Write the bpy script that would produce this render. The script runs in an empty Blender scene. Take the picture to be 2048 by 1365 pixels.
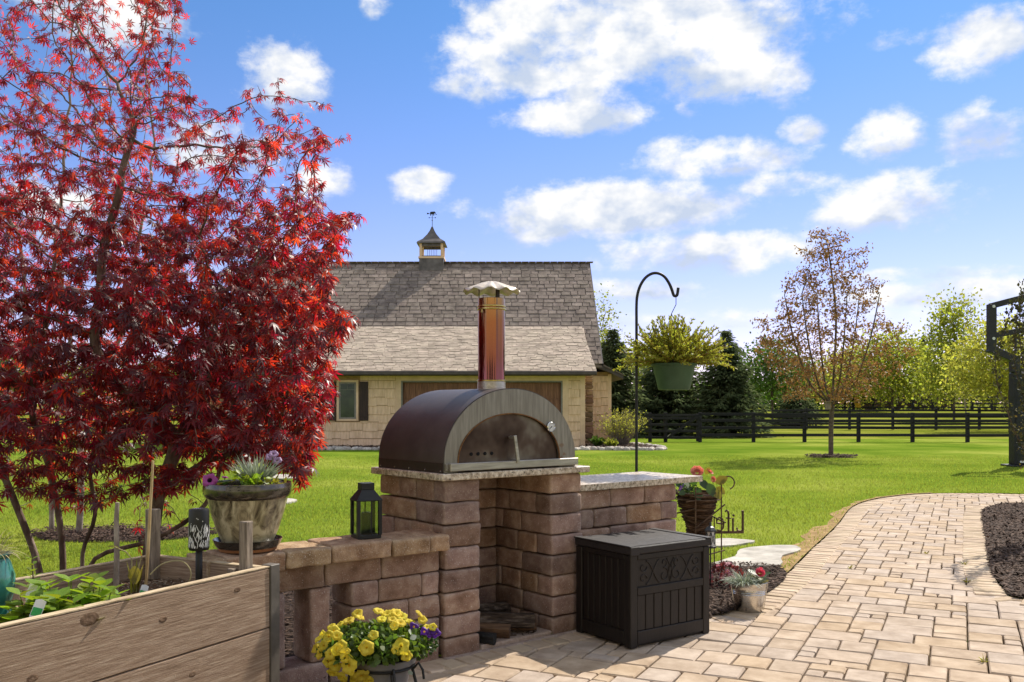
import bpy, math, random
import numpy as np
from mathutils import Vector, Matrix, noise as mnoise
from mathutils.geometry import tessellate_polygon

random.seed(7); RNG = np.random.default_rng(11)
S = bpy.context.scene
COL = S.collection
R = math.radians
# ---------------------------------------------------------------- camera
F = 1800.0; EYE = 1.42; HY = 815.0        # focal length in photo pixels, eye height, horizon row
cam_d = bpy.data.cameras.new('camera'); cam = bpy.data.objects.new('camera', cam_d); COL.objects.link(cam)
cam.location = (0, 0, EYE); cam.rotation_euler = (R(90), 0, 0)
cam_d.sensor_width = 36; cam_d.lens = F/2048*36; cam_d.shift_y = (HY-682.5)/2048
cam_d.clip_start = 0.05; cam_d.clip_end = 3000
S.camera = cam
# ---------------------------------------------------------------- light
SUN_AZ, SUN_EL = R(38), R(45)             # azimuth from +Y towards +X
sun_d = bpy.data.lights.new('sun', 'SUN'); sun = bpy.data.objects.new('sun', sun_d); COL.objects.link(sun)
sun_d.energy = 3.2; sun_d.angle = R(0.53); sun_d.color = (1.0, 0.93, 0.82)
sdir = Vector((math.sin(SUN_AZ)*math.cos(SUN_EL), math.cos(SUN_AZ)*math.cos(SUN_EL), math.sin(SUN_EL)))
sun.rotation_euler = sdir.to_track_quat('Z', 'Y').to_euler()
vs = S.view_settings
vs.view_transform = 'Standard'; vs.look = 'None'; vs.exposure = 0.95; vs.gamma = 1.0; vs.use_curve_mapping = False
S.cycles.max_bounces = 8; S.cycles.transmission_bounces = 6; S.cycles.transparent_max_bounces = 8
S.cycles.use_denoising = True

def world():
    w = bpy.data.worlds.new('World'); S.world = w; w.use_nodes = True
    nt = w.node_tree; nt.nodes.clear(); N = nt.nodes.new; L = nt.links.new
    def mth(op, a, b=None, c=None, clamp=False):
        n = N('ShaderNodeMath'); n.operation = op; n.use_clamp = clamp
        for i, v in enumerate((a, b, c)):
            if v is None: continue
            if isinstance(v, (int, float)): n.inputs[i].default_value = v
            else: L(v, n.inputs[i])
        return n.outputs[0]
    sky = N('ShaderNodeTexSky'); sky.sky_type = 'NISHITA'; sky.sun_disc = False
    sky.sun_elevation = SUN_EL; sky.sun_rotation = SUN_AZ
    sky.air_density = 1.0; sky.dust_density = 0.15; sky.ozone_density = 3.0; sky.altitude = 250
    tc = N('ShaderNodeTexCoord'); sp = N('ShaderNodeSeparateXYZ'); L(tc.outputs['Generated'], sp.inputs[0])
    x, y, z = sp.outputs
    az = mth('ARCTAN2', x, y)
    hz = mth('SQRT', mth('ADD', mth('MULTIPLY', x, x), mth('MULTIPLY', y, y)))
    el = mth('ARCTAN2', z, hz)
    cb = N('ShaderNodeCombineXYZ'); L(az, cb.inputs[0]); L(el, cb.inputs[1])
    P = cb.outputs[0]
    def nz(vec, scale, detail, rough=.55, off=(0, 0, 0), st=(1, 1, 1), dist=0):
        mp = N('ShaderNodeMapping'); L(vec, mp.inputs[0]); mp.inputs['Location'].default_value = off; mp.inputs['Scale'].default_value = st
        n = N('ShaderNodeTexNoise'); L(mp.outputs[0], n.inputs[0]); n.inputs['Scale'].default_value = scale
        n.inputs['Detail'].default_value = detail; n.inputs['Roughness'].default_value = rough; n.inputs['Distortion'].default_value = dist
        return n.outputs[0]
    blobs = [(1300, 60, 300, 100, 1), (1045, 40, 120, 85, .85), (1080, 120, 200, 60, .95), (950, 172, 80, 34, .8), (1430, 140, 160, 60, .95), (1560, 160, 60, 45, .9), (1165, 235, 135, 36, .95), (1190, 190, 90, 40, .75),
             (1240, 420, 250, 52, 1.1), (1080, 450, 110, 40, .9), (1400, 505, 210, 42, .9), (1440, 325, 170, 34, .78), (1340, 298, 60, 26, .65), (1560, 370, 100, 26, .75), (1780, 276, 66, 42, .9), (1965, 262, 76, 46, .9), (1605, 262, 42, 26, .75), (1970, 78, 78, 56, .85),
             (1800, 78, 60, 18, .5), (1770, 412, 130, 46, .95), (1800, 370, 60, 36, .7), (575, 152, 80, 66, .85), (830, 368, 58, 32, .85), (660, 360, 60, 34, .85), (190, 20, 150, 60, .9), (1280, 578, 130, 22, .7), (1880, 585, 240, 26, .85),
             (1830, 548, 200, 16, .6), (745, 12, 36, 24, .7), (1380, 215, 40, 20, .6), (430, 300, 120, 50, .8), (120, 430, 160, 60, .7), (1500, 640, 420, 22, .5)]
    acc = None; aw = ay = None
    for (px, py, rx, ry, s) in blobs:
        d = Vector(((px-1024)/F, 1, (HY-py)/F)); a = math.atan2(d.x, d.y); e = math.atan2(d.z, math.hypot(d.x, d.y))
        sub = N('ShaderNodeVectorMath'); sub.operation = 'SUBTRACT'; L(P, sub.inputs[0]); sub.inputs[1].default_value = (a, e, 0)
        mul = N('ShaderNodeVectorMath'); mul.operation = 'MULTIPLY'; L(sub.outputs[0], mul.inputs[0]); mul.inputs[1].default_value = (F/rx, F/ry, 0)
        ln = N('ShaderNodeVectorMath'); ln.operation = 'LENGTH'; L(mul.outputs[0], ln.inputs[0])
        v = mth('MULTIPLY', mth('SUBTRACT', 1.55, ln.outputs['Value'], clamp=True), s*.95)
        acc = v if acc is None else mth('MAXIMUM', acc, v)
        sy = N('ShaderNodeSeparateXYZ'); L(mul.outputs[0], sy.inputs[0]); v2 = mth('MULTIPLY', v, v); vy = mth('MULTIPLY', v2, sy.outputs[1])
        aw = v2 if aw is None else mth('ADD', aw, v2); ay = vy if ay is None else mth('ADD', ay, vy)
    # unseen cloud all round outside the blobs, cover thickened to add neutral fill light
    gen = N('ShaderNodeMapRange'); L(nz(P, 3.0, 3, off=(4, 2, 0), st=(1, 2.2, 1)), gen.inputs[0]); gen.inputs[1].default_value = .38; gen.inputs[2].default_value = .54; gen.inputs[4].default_value = 1.1
    aaz = mth('ABSOLUTE', az)
    m1 = N('ShaderNodeMapRange'); L(aaz, m1.inputs[0]); m1.inputs[1].default_value = .55; m1.inputs[2].default_value = .7
    m2 = N('ShaderNodeMapRange'); L(el, m2.inputs[0]); m2.inputs[1].default_value = .45; m2.inputs[2].default_value = .58
    acc = mth('MAXIMUM', acc, mth('MULTIPLY', gen.outputs[0], mth('MAXIMUM', m1.outputs[0], m2.outputs[0])))
    def dens(off):
        n1 = nz(P, 12, 12, .55, off=(1.7, .3+off, 0), st=(1, 1.5, 1), dist=.1)
        return n1
    n1 = dens(0); n2 = nz(P, 13, 4, .6, off=(1.7, .3+.025, 0), st=(1, 1.5, 1), dist=.1)
    wis = nz(P, 30, 6, .65, st=(1, 1.5, 1))
    den = mth('ADD', mth('ADD', acc, mth('MULTIPLY', mth('SUBTRACT', n1, .5), 1.7)), mth('MULTIPLY', mth('SUBTRACT', wis, .5), 1.1))
    al = N('ShaderNodeMapRange'); al.interpolation_type = 'SMOOTHSTEP'; L(den, al.inputs[0]); al.inputs[1].default_value = .28; al.inputs[2].default_value = .94
    up = N('ShaderNodeMapRange'); up.clamp = True; L(el, up.inputs[0]); up.inputs[1].default_value = -.02; up.inputs[2].default_value = .06
    alpha = mth('MULTIPLY', mth('MULTIPLY', al.outputs[0], up.outputs[0]), .97)
    # cloud self shading: thicker parts and undersides are a little bluer and greyer
    sh = N('ShaderNodeMapRange'); L(mth('ADD', mth('ADD', mth('MULTIPLY', mth('SUBTRACT', n1, n2), 3.0), mth('MULTIPLY', mth('SUBTRACT', den, .6), -.16)), mth('MULTIPLY', mth('DIVIDE', ay, mth('ADD', aw, .02)), .46)), sh.inputs[0])
    sh.inputs[1].default_value = -.46; sh.inputs[2].default_value = .26
    cc = N('ShaderNodeMix'); cc.data_type = 'RGBA'; L(sh.outputs[0], cc.inputs[0]); K = 5.2
    cc.inputs['A'].default_value = (.60*K, .69*K, .85*K, 1); cc.inputs['B'].default_value = (1.06*K, 1.05*K, 1.02*K, 1)
    tint = N('ShaderNodeMix'); tint.data_type = 'RGBA'; tint.blend_type = 'MULTIPLY'; tint.inputs[0].default_value = 1.0
    L(sky.outputs[0], tint.inputs['A']); tint.inputs['B'].default_value = (.41, .62, .79, 1)
    hr = N('ShaderNodeMapRange'); hr.interpolation_type = 'SMOOTHSTEP'; L(el, hr.inputs[0]); hr.inputs[1].default_value = 0; hr.inputs[2].default_value = .50
    hc = N('ShaderNodeMix'); hc.data_type = 'RGBA'; L(hr.outputs[0], hc.inputs[0]); hc.inputs['A'].default_value = (1.95, .98, 1.05, 1); hc.inputs['B'].default_value = (1, 1, 1, 1)
    hm = N('ShaderNodeMix'); hm.data_type = 'RGBA'; hm.blend_type = 'MULTIPLY'; hm.inputs[0].default_value = 1.0; L(tint.outputs['Result'], hm.inputs['A']); L(hc.outputs['Result'], hm.inputs['B'])
    mx = N('ShaderNodeMix'); mx.data_type = 'RGBA'; L(alpha, mx.inputs[0]); L(hm.outputs['Result'], mx.inputs['A']); L(cc.outputs['Result'], mx.inputs['B'])
    bg = N('ShaderNodeBackground'); L(mx.outputs['Result'], bg.inputs[0]); bg.inputs[1].default_value = 0.10
    out = N('ShaderNodeOutputWorld'); L(bg.outputs[0], out.inputs[0])
world()

# ---------------------------------------------------------------- helpers
def at(px, py, Y): return Vector(((px-1024)/F*Y, Y, EYE-(py-HY)/F*Y))
def gr(px, py, z=0.0):
    Y = (EYE-z)*F/(py-HY); return Vector(((px-1024)/F*Y, Y, z))
def tag(o, label=None, cat=None, group=None, kind=None):
    if label: o['label'] = label
    if cat: o['category'] = cat
    if group: o['group'] = group
    if kind: o['kind'] = kind
    return o
def empty(name, loc=(0, 0, 0), rz=0.0, label=None, cat=None, group=None, kind=None):
    o = bpy.data.objects.new(name, None); COL.objects.link(o); o.location = loc; o.rotation_euler = (0, 0, rz)
    o.empty_display_size = .1
    return tag(o, label, cat, group, kind)
def inst(name, me, parent=None, loc=(0, 0, 0), rot=(0, 0, 0), sc=(1, 1, 1), mat=None, M4=None):
    o = bpy.data.objects.new(name, me); COL.objects.link(o)
    if parent: o.parent = parent
    if M4 is not None: o.matrix_basis = M4
    else: o.location = loc; o.rotation_euler = rot; o.scale = sc
    return o
def rotz(a): return Matrix.Rotation(a, 3, 'Z')
# bevelled box topology: 24 verts
def _bevtop():
    cs = [(a, b, c) for a in (-1, 1) for b in (-1, 1) for c in (-1, 1)]
    idx = {}; pr = []
    for c in cs:
        for ax in range(3): idx[(c, ax)] = len(pr); pr.append((c, ax))
    fs = []
    for ax in range(3):
        o = [i for i in range(3) if i != ax]
        for s in (-1, 1):
            q = []
            for (p, r) in ((-1, -1), (1, -1), (1, 1), (-1, 1)):
                c = [0, 0, 0]; c[ax] = s; c[o[0]] = p; c[o[1]] = r; q.append(idx[(tuple(c), ax)])
            fs.append(q)
    for ax in range(3):                       # edges along ax
        o = [i for i in range(3) if i != ax]
        for p in (-1, 1):
            for r in (-1, 1):
                c0 = [0, 0, 0]; c0[o[0]] = p; c0[o[1]] = r; c0[ax] = -1; c1 = list(c0); c1[ax] = 1
                c0 = tuple(c0); c1 = tuple(c1)
                fs.append([idx[(c0, o[0])], idx[(c1, o[0])], idx[(c1, o[1])], idx[(c0, o[1])]])
    for c in cs: fs.append([idx[(c, 0)], idx[(c, 1)], idx[(c, 2)]])
    V = np.array([[ (1 if i == ax else .8)*c[i] for i in range(3)] for c, ax in pr])
    out = []
    for f in fs:
        p = V[f]; n = np.cross(p[1]-p[0], p[2]-p[0])
        out.append(f if np.dot(n, p.mean(0)) > 0 else f[::-1])
    return pr, out
BT_P, BT_F = _bevtop()
def bevbox(s, b, jit=0.0):
    h = [q/2 for q in s]; b = min(b, min(h)*.9)
    jc = {}
    V = []
    for c, ax in BT_P:
        if c not in jc: jc[c] = [random.uniform(-jit, jit) for _ in range(3)]
        j = jc[c]
        V.append([c[i]*(h[i]-(0 if i == ax else b*(1+random.uniform(-.4, .4)*(jit > 0)))) + j[i] for i in range(3)])
    return np.array(V), BT_F
class MB:
    def __init__(s): s.v = []; s.f = []; s.n = 0; s.mi = []; s.cur = 0
    def add(s, V, Fs):
        s.v.extend([tuple(map(float, p)) for p in V]); s.f.extend([[i+s.n for i in f] for f in Fs]); s.mi.extend([s.cur]*len(Fs)); s.n += len(V); return s
    def box(s, c, size, rot=None, bev=0.0, jit=0.0):
        if bev > 0: V, Fs = bevbox(size, bev, jit)
        else:
            h = np.array(size)/2; V = np.array([[a, b, d] for a in (-1, 1) for b in (-1, 1) for d in (-1, 1)])*h
            Fs = [[0, 1, 3, 2], [4, 6, 7, 5], [0, 4, 5, 1], [2, 3, 7, 6], [0, 2, 6, 4], [1, 5, 7, 3]]
        if rot is not None: V = V @ np.array(rot).T
        return s.add(V+np.array(c), Fs)
    def tube(s, pts, r, n=6, cap=True, flat=1.0):
        P = [Vector(p) for p in pts]
        if isinstance(r, (int, float)): r = [r]*len(P)
        up = None; V = []
        for i, p in enumerate(P):
            t = (P[min(i+1, len(P)-1)]-P[max(i-1, 0)])
            t = t.normalized() if t.length > 1e-9 else Vector((0, 0, 1))
            if up is None: up = t.orthogonal().normalized()
            else:
                up = up - t*up.dot(t); up = up.normalized() if up.length > 1e-6 else t.orthogonal().normalized()
            w = t.cross(up)
            for k in range(n):
                a = 2*math.pi*k/n; V.append(p+(up*math.cos(a)+w*math.sin(a)*flat)*r[i])
        Fs = [[i*n+k, i*n+(k+1) % n, (i+1)*n+(k+1) % n, (i+1)*n+k] for i in range(len(P)-1) for k in range(n)]
        if cap: Fs += [list(range(n))[::-1], [(len(P)-1)*n+k for k in range(n)]]
        return s.add(V, Fs)
    def lathe(s, prof, n=24, c=(0, 0, 0), wob=0.0, cap=False):
        V = []
        for (r, z) in prof:
            for k in range(n):
                a = 2*math.pi*k/n; q = r*(1+wob*math.sin(3*a+1)+wob*.6*math.sin(5*a)); V.append((c[0]+q*math.cos(a), c[1]+q*math.sin(a), c[2]+z))
        Fs = [[i*n+k, i*n+(k+1) % n, (i+1)*n+(k+1) % n, (i+1)*n+k] for i in range(len(prof)-1) for k in range(n)]
        if cap: Fs += [list(range(n))[::-1], [(len(prof)-1)*n+k for k in range(n)]]
        return s.add(V, Fs)
    def prism(s, poly, d0, d1, axis=1):
        """poly in the two other axes, extruded along axis from d0 to d1"""
        n = len(poly); V = []
        for d in (d0, d1):
            for (a, b) in poly:
                V.append({0: (d, a, b), 1: (a, d, b), 2: (a, b, d)}[axis])
        tri = tessellate_polygon([[Vector((a, b, 0)) for a, b in poly]])
        Fs = [list(t) for t in tri]+[[t[2]+n, t[1]+n, t[0]+n] for t in tri]
        Fs += [[k, (k+1) % n, (k+1) % n+n, k+n] for k in range(n)]
        return s.add(V, Fs)
    def mesh(s, name, mat, smooth=False, fix=True):
        me = bpy.data.meshes.new(name); me.from_pydata(s.v, [], s.f)
        mats = mat if isinstance(mat, (list, tuple)) else [mat]
        for m in mats: me.materials.append(m)
        if len(mats) > 1: me.polygons.foreach_set('material_index', s.mi)
        if smooth: me.polygons.foreach_set('use_smooth', [True]*len(me.polygons))
        if fix:
            import bmesh
            bm = bmesh.new(); bm.from_mesh(me); bmesh.ops.recalc_face_normals(bm, faces=bm.faces); bm.to_mesh(me); bm.free()
        me.update(); return me
    def build(s, name, mat, parent=None, smooth=False, loc=(0, 0, 0), rot=(0, 0, 0), fix=True):
        me = s.mesh(name, mat, smooth, fix)
        if smooth and smooth != 'all':
            try: me.set_sharp_from_angle(angle=R(38))
            except Exception: pass
        return inst(name, me, parent, loc, rot)
def bigmesh(name, V, T, mat, smooth=False):
    V = np.asarray(V, dtype=np.float32).reshape(-1, 3); T = np.asarray(T, dtype=np.int32); k = T.shape[1]
    me = bpy.data.meshes.new(name); me.vertices.add(len(V)); me.vertices.foreach_set('co', V.ravel())
    me.loops.add(T.size); me.loops.foreach_set('vertex_index', T.ravel())
    me.polygons.add(len(T)); me.polygons.foreach_set('loop_start', np.arange(len(T), dtype=np.int32)*k)
    me.polygons.foreach_set('loop_total', np.full(len(T), k, dtype=np.int32))
    if smooth: me.polygons.foreach_set('use_smooth', np.ones(len(T), dtype=bool))
    me.materials.append(mat); me.update(calc_edges=True); me.validate(); return me
def norm(a): return a/np.maximum(np.linalg.norm(a, axis=-1, keepdims=True), 1e-9)
def frames(d, nr):
    """rotation matrices whose columns are x=side, y=d (tip direction), z=normal"""
    d = norm(d); x = norm(np.cross(d, nr)); z = np.cross(x, d)
    return np.stack([x, d, z], axis=-1)
def scatter(tv, tf, P, M, sc):
    tv = np.asarray(tv); tf = np.asarray(tf)
    V = np.einsum('nij,kj->nki', M, tv)*np.asarray(sc)[:, None, None]+P[:, None, :]
    T = tf[None]+(np.arange(len(P))*len(tv))[:, None, None]
    return V.reshape(-1, 3), T.reshape(-1, tf.shape[1])
def randdir(n, up=0.0):
    v = RNG.normal(size=(n, 3)); v[:, 2] += up; return norm(v)
def inpoly(x, y, poly):
    r = False; j = len(poly)-1
    for i in range(len(poly)):
        xi, yi = poly[i][0], poly[i][1]; xj, yj = poly[j][0], poly[j][1]
        if (yi > y) != (yj > y) and x < (xj-xi)*(y-yi)/(yj-yi)+xi: r = not r
        j = i
    return r

# ---------------------------------------------------------------- materials
def lin(h):
    h = h.lstrip('#'); c = [int(h[i:i+2], 16)/255 for i in (0, 2, 4)]
    return tuple(q/12.92 if q <= .04045 else ((q+.055)/1.055)**2.4 for q in c)
def mul(c, k): return tuple(min(1, q*k) for q in c)
MATS = {}
def mat(name, c, c2=None, c3=None, rough=.7, scale=6.0, detail=6, bump=.15, bscale=60, bdist=.01, metal=0.0, spec=.4, objvar=0.0, hue=0.0, st=(1, 1, 1), coat=0.0,
        trans=0.0, tcol=None, lo=.3, hi=.7, dist=0.0, bst=None, rvar=0.0, speck=None, aniso=0, glossn=None, wear=None):
    m = bpy.data.materials.new(name); m.use_nodes = True; nt = m.node_tree; nt.nodes.clear(); N = nt.nodes.new; L = nt.links.new
    out = N('ShaderNodeOutputMaterial'); b = N('ShaderNodeBsdfPrincipled')
    tc = N('ShaderNodeTexCoord'); oi = N('ShaderNodeObjectInfo'); ge = N('ShaderNodeNewGeometry')
    rnd = N('ShaderNodeMath'); rnd.operation = 'ADD'; L(oi.outputs['Random'], rnd.inputs[0]); L(ge.outputs['Random Per Island'], rnd.inputs[1])
    fr = N('ShaderNodeMath'); fr.operation = 'FRACT'; L(rnd.outputs[0], fr.inputs[0]); rv = fr.outputs[0]
    off = N('ShaderNodeVectorMath'); off.operation = 'SCALE'; off.inputs[0].default_value = (7.3, 3.1, 5.7); L(oi.outputs['Random'], off.inputs['Scale'])
    ad = N('ShaderNodeVectorMath'); ad.operation = 'ADD'; L(tc.outputs['Object'], ad.inputs[0]); L(off.outputs[0], ad.inputs[1])
    def nz(scale, detail, st, dist=0):
        mp = N('ShaderNodeMapping'); L(ad.outputs[0], mp.inputs[0]); mp.inputs['Scale'].default_value = st
        n = N('ShaderNodeTexNoise'); L(mp.outputs[0], n.inputs[0]); n.inputs['Scale'].default_value = scale; n.inputs['Detail'].default_value = detail
        n.inputs['Roughness'].default_value = .62; n.inputs['Distortion'].default_value = dist
        return n.outputs[0]
    n1 = nz(scale, detail, st, dist)
    rp = N('ShaderNodeValToRGB'); L(n1, rp.inputs[0]); e = rp.color_ramp.elements
    c2 = c2 or mul(c, 1.35); 
    e[0].position = lo; e[0].color = (*mul(c, .75 if c3 is None else 1), 1); e[1].position = hi; e[1].color = (*c2, 1)
    if c3 is not None: q = e.new((lo+hi)/2); q.color = (*c3, 1)
    col = rp.outputs[0]
    if speck:
        n3 = nz(speck[1], 3, (1, 1, 1)); r3 = N('ShaderNodeValToRGB'); L(n3, r3.inputs[0]); r3.color_ramp.elements[0].position = speck[2]; r3.color_ramp.elements[1].position = speck[2]+speck[3]
        r3.color_ramp.elements[0].color = (0, 0, 0, 1); r3.color_ramp.elements[1].color = (1, 1, 1, 1)
        mx = N('ShaderNodeMix'); mx.data_type = 'RGBA'; L(r3.outputs[0], mx.inputs[0]); L(col, mx.inputs['A']); mx.inputs['B'].default_value = (*speck[0], 1); col = mx.outputs['Result']
    if objvar > 0 or hue > 0:
        hs = N('ShaderNodeHueSaturation'); L(col, hs.inputs['Color'])
        mr = N('ShaderNodeMapRange'); L(rv, mr.inputs[0]); mr.inputs[3].default_value = 1-objvar; mr.inputs[4].default_value = 1+objvar; L(mr.outputs[0], hs.inputs['Value'])
        f2 = N('ShaderNodeMath'); f2.operation = 'MULTIPLY'; L(rv, f2.inputs[0]); f2.inputs[1].default_value = 7.77
        f3 = N('ShaderNodeMath'); f3.operation = 'FRACT'; L(f2.outputs[0], f3.inputs[0])
        m2 = N('ShaderNodeMapRange'); L(f3.outputs[0], m2.inputs[0]); m2.inputs[3].default_value = .5-hue; m2.inputs[4].default_value = .5+hue; L(m2.outputs[0], hs.inputs['Hue'])
        if rvar:
            m3 = N('ShaderNodeMapRange'); L(f3.outputs[0], m3.inputs[0]); m3.inputs[3].default_value = 1-rvar; m3.inputs[4].default_value = 1+rvar*.4; L(m3.outputs[0], hs.inputs['Saturation'])
        col = hs.outputs[0]
    if wear:
        wr = N('ShaderNodeMapRange'); L(ge.outputs['Pointiness'], wr.inputs[0]); wr.inputs[1].default_value = .53; wr.inputs[2].default_value = .64
        wm = N('ShaderNodeMath'); wm.operation = 'MULTIPLY'; L(wr.outputs[0], wm.inputs[0]); L(nz(45, 4, (1, 1, 1)), wm.inputs[1])
        wx = N('ShaderNodeMix'); wx.data_type = 'RGBA'; L(wm.outputs[0], wx.inputs[0]); L(col, wx.inputs['A']); wx.inputs['B'].default_value = (*wear, 1); col = wx.outputs['Result']
    L(col, b.inputs['Base Color']); b.inputs['Roughness'].default_value = rough; b.inputs['Metallic'].default_value = metal
    b.inputs['Specular IOR Level'].default_value = spec; b.inputs['Coat Weight'].default_value = coat
    if glossn:
        r4 = N('ShaderNodeMapRange'); L(n1, r4.inputs[0]); r4.inputs[1].default_value = .3; r4.inputs[2].default_value = .7; r4.inputs[3].default_value = glossn[0]; r4.inputs[4].default_value = glossn[1]; L(r4.outputs[0], b.inputs['Roughness'])
    if bump > 0:
        bp = N('ShaderNodeBump'); bp.inputs['Strength'].default_value = bump; bp.inputs['Distance'].default_value = bdist
        L(nz(bscale, 8, bst or st), bp.inputs['Height']); L(bp.outputs[0], b.inputs['Normal'])
    sh = b.outputs[0]
    if trans > 0:
        t = N('ShaderNodeBsdfTranslucent')
        if tcol:
            hs2 = N('ShaderNodeHueSaturation'); hs2.inputs['Color'].default_value = (*tcol, 1)
            m4 = N('ShaderNodeMapRange'); L(rv, m4.inputs[0]); m4.inputs[3].default_value = .65; m4.inputs[4].default_value = 1.3; L(m4.outputs[0], hs2.inputs['Value'])
            m5 = N('ShaderNodeMapRange'); L(rv, m5.inputs[0]); m5.inputs[3].default_value = .5-hue; m5.inputs[4].default_value = .5+hue; L(m5.outputs[0], hs2.inputs['Hue']); L(hs2.outputs[0], t.inputs[0])
        else: L(col, t.inputs[0])
        ms = N('ShaderNodeMixShader'); ms.inputs[0].default_value = trans; L(sh, ms.inputs[1]); L(t.outputs[0], ms.inputs[2]); sh = ms.outputs[0]
    L(sh, out.inputs[0]); MATS[name] = m; return m
def glass(name, c=(.8, .85, .85), rough=.02, ior=1.45, mixd=.0):
    m = bpy.data.materials.new(name); m.use_nodes = True; b = m.node_tree.nodes['Principled BSDF']
    b.inputs['Base Color'].default_value = (*c, 1); b.inputs['Roughness'].default_value = rough; b.inputs['Transmission Weight'].default_value = 1; b.inputs['IOR'].default_value = ior
    return m
m_block = mat('tumbled_block', lin('#785b4a'), lin('#b89c88'), lin('#987867'), rough=.95, scale=9, bump=1.0, bscale=110, bdist=.008, spec=.12, objvar=.30, hue=.014, rvar=.28, speck=((.55, .46, .40), 130, .62, .05), wear=(.60, .50, .43))
m_cap = mat('cap_block', lin('#86694f'), lin('#c8ab8a'), lin('#a88a6c'), rough=.95, scale=14, bump=1.0, bscale=120, bdist=.006, spec=.2, objvar=.10, hue=.008, speck=((.62, .52, .42), 150, .60, .05), wear=(.72, .60, .46))
m_paver = mat('paver', lin('#a18c77'), lin('#c6b29c'), lin('#b5a08a'), rough=.95, scale=7, bump=.8, bscale=160, bdist=.004, spec=.1, objvar=.075, hue=.003, rvar=.25, speck=((.30, .24, .2), 220, .66, .06))
m_joint = mat('joint_sand', lin('#4a3c2e'), lin('#70604c'), rough=1, scale=30, bump=.6, bscale=120, spec=.1, speck=((.05, .08, .02), 6, .60, .06))
m_edge = mat('edging', lin('#a8937a'), lin('#cdb9a0'), lin('#bba68d'), rough=.9, scale=5, bump=.4, bscale=160, bdist=.003, spec=.2, objvar=.09, hue=.006)
m_lawn = mat('lawn', (.095, .165, .014), (.275, .310, .055), (.165, .230, .026), rough=1, scale=.28, detail=15, bump=.6, bscale=45, bdist=.03, spec=.0, lo=.35, hi=.66)
m_blade = mat('grass_blade', (.105, .172, .016), (.255, .300, .050), rough=.6, scale=.28, bump=0, spec=.2, objvar=.25, hue=.015, trans=.45, tcol=(.40, .47, .05))
m_dry = mat('dry_grass', lin('#8a6f48'), lin('#b89a6b'), rough=.95, scale=10, bump=.8, bscale=60, spec=.1)
m_field = mat('meadow', (.15, .20, .015), (.28, .28, .05), rough=1, scale=.35, detail=10, bump=.3, bscale=4, bdist=.2, spec=.0)
m_mulch = mat('mulch', lin('#2a201b'), lin('#54443a'), rough=.95, scale=30, bump=1, bscale=60, bdist=.03, spec=.15)
m_chip = mat('mulch_chip', lin('#33272180'[:7]), lin('#6b584c'), rough=.9, scale=20, bump=.5, bscale=80, spec=.2, objvar=.5)
m_soil = mat('potting_soil', lin('#4a3628'), lin('#94785c'), lin('#6b5240'), rough=1, scale=35, bump=1, bscale=80, bdist=.02, spec=.1, speck=((.75, .66, .55), 90, .62, .03))
m_bed = mat('weathered_board', lin('#7d6653'), lin('#c6b09a'), lin('#a38a75'), rough=.9, scale=3.0, detail=14, st=(2.2, 48, 48), bst=(5, 80, 80), bump=.7, bscale=6, bdist=.008, spec=.08, objvar=.07, dist=.08, lo=.27, hi=.73)
m_bedtop = mat('sawn_edge', lin('#a58d70'), lin('#d8c4a4'), rough=.9, scale=14, st=(.5, 3, 3), bump=.4, bscale=40, spec=.2)
m_knot = mat('knot_wood', lin('#5a4332'), lin('#8f7560'), rough=.8, scale=40, bump=.5, bscale=60, spec=.2)
m_post = mat('grey_post', lin('#7b6d60'), lin('#b3a392'), rough=.9, scale=6, st=(14, 14, 1.2), bst=(30, 30, 2), bump=.5, bscale=9, spec=.2, objvar=.1)
m_bracket = mat('bracket', lin('#57514a'), lin('#6d665e'), rough=.6, scale=8, bump=.1, spec=.35)
m_granite = mat('granite', lin('#8b7a68'), lin('#e2d6c4'), lin('#c5b39c'), rough=.35, scale=38, detail=8, bump=.08, bscale=120, spec=.5, lo=.36, hi=.62, speck=((.035, .03, .03), 62, .615, .03))
m_oven = mat('oven_paint', lin('#453b39'), lin('#504643'), rough=.46, scale=5, bump=.12, bscale=180, bdist=.002, spec=.5)
m_ovenlow = mat('oven_skirt', lin('#2c211f'), lin('#392c29'), rough=.5, scale=5, bump=.05, spec=.4)
m_steel = mat('stained_steel', lin('#776f66'), lin('#a39c92'), lin('#8b847a'), rough=.40, metal=.55, scale=6, st=(10, 10, .8), bump=.04, bscale=20, lo=.25, hi=.75, speck=(lin('#7a5030'), 9, .66, .09))
m_steel2 = mat('bright_steel', lin('#aaa29a'), lin('#c4beb6'), rough=.33, metal=.7, scale=8, st=(.6, 8, 8), bump=.03, bscale=30)
m_sooty = mat('sooty_steel', lin('#3f3029'), lin('#857c70'), lin('#5c4c43'), rough=.45, metal=.85, scale=4.0, detail=3, bump=.04, bscale=40, lo=.32, hi=.72)
m_rust = mat('rust_streak', lin('#5b3317'), lin('#8a6236'), rough=.8, scale=30, bump=.2)
m_hole = mat('dark_hole', (.004, .004, .004), rough=.9, bump=0)
m_chrome = mat('chrome', (.85, .85, .85), (.9, .9, .9), rough=.12, metal=1, bump=0)
m_dial = mat('dial_face', (.75, .75, .74), (.8, .8, .8), rough=.3, bump=0)
m_black = mat('black_metal', (.012, .012, .013), (.02, .02, .02), rough=.5, scale=12, bump=.12, bscale=120, bdist=.003, spec=.4)
m_blackpl = mat('black_plastic', (.010, .010, .010), (.018, .017, .016), rough=.45, scale=10, bump=.05, spec=.45)
m_box = mat('resin_board', lin('#171210'), lin('#221b18'), rough=.48, scale=4, st=(14, 14, 1.3), bst=(34, 34, 2), bump=.35, bscale=8, bdist=.004, spec=.4, objvar=.05)
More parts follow.
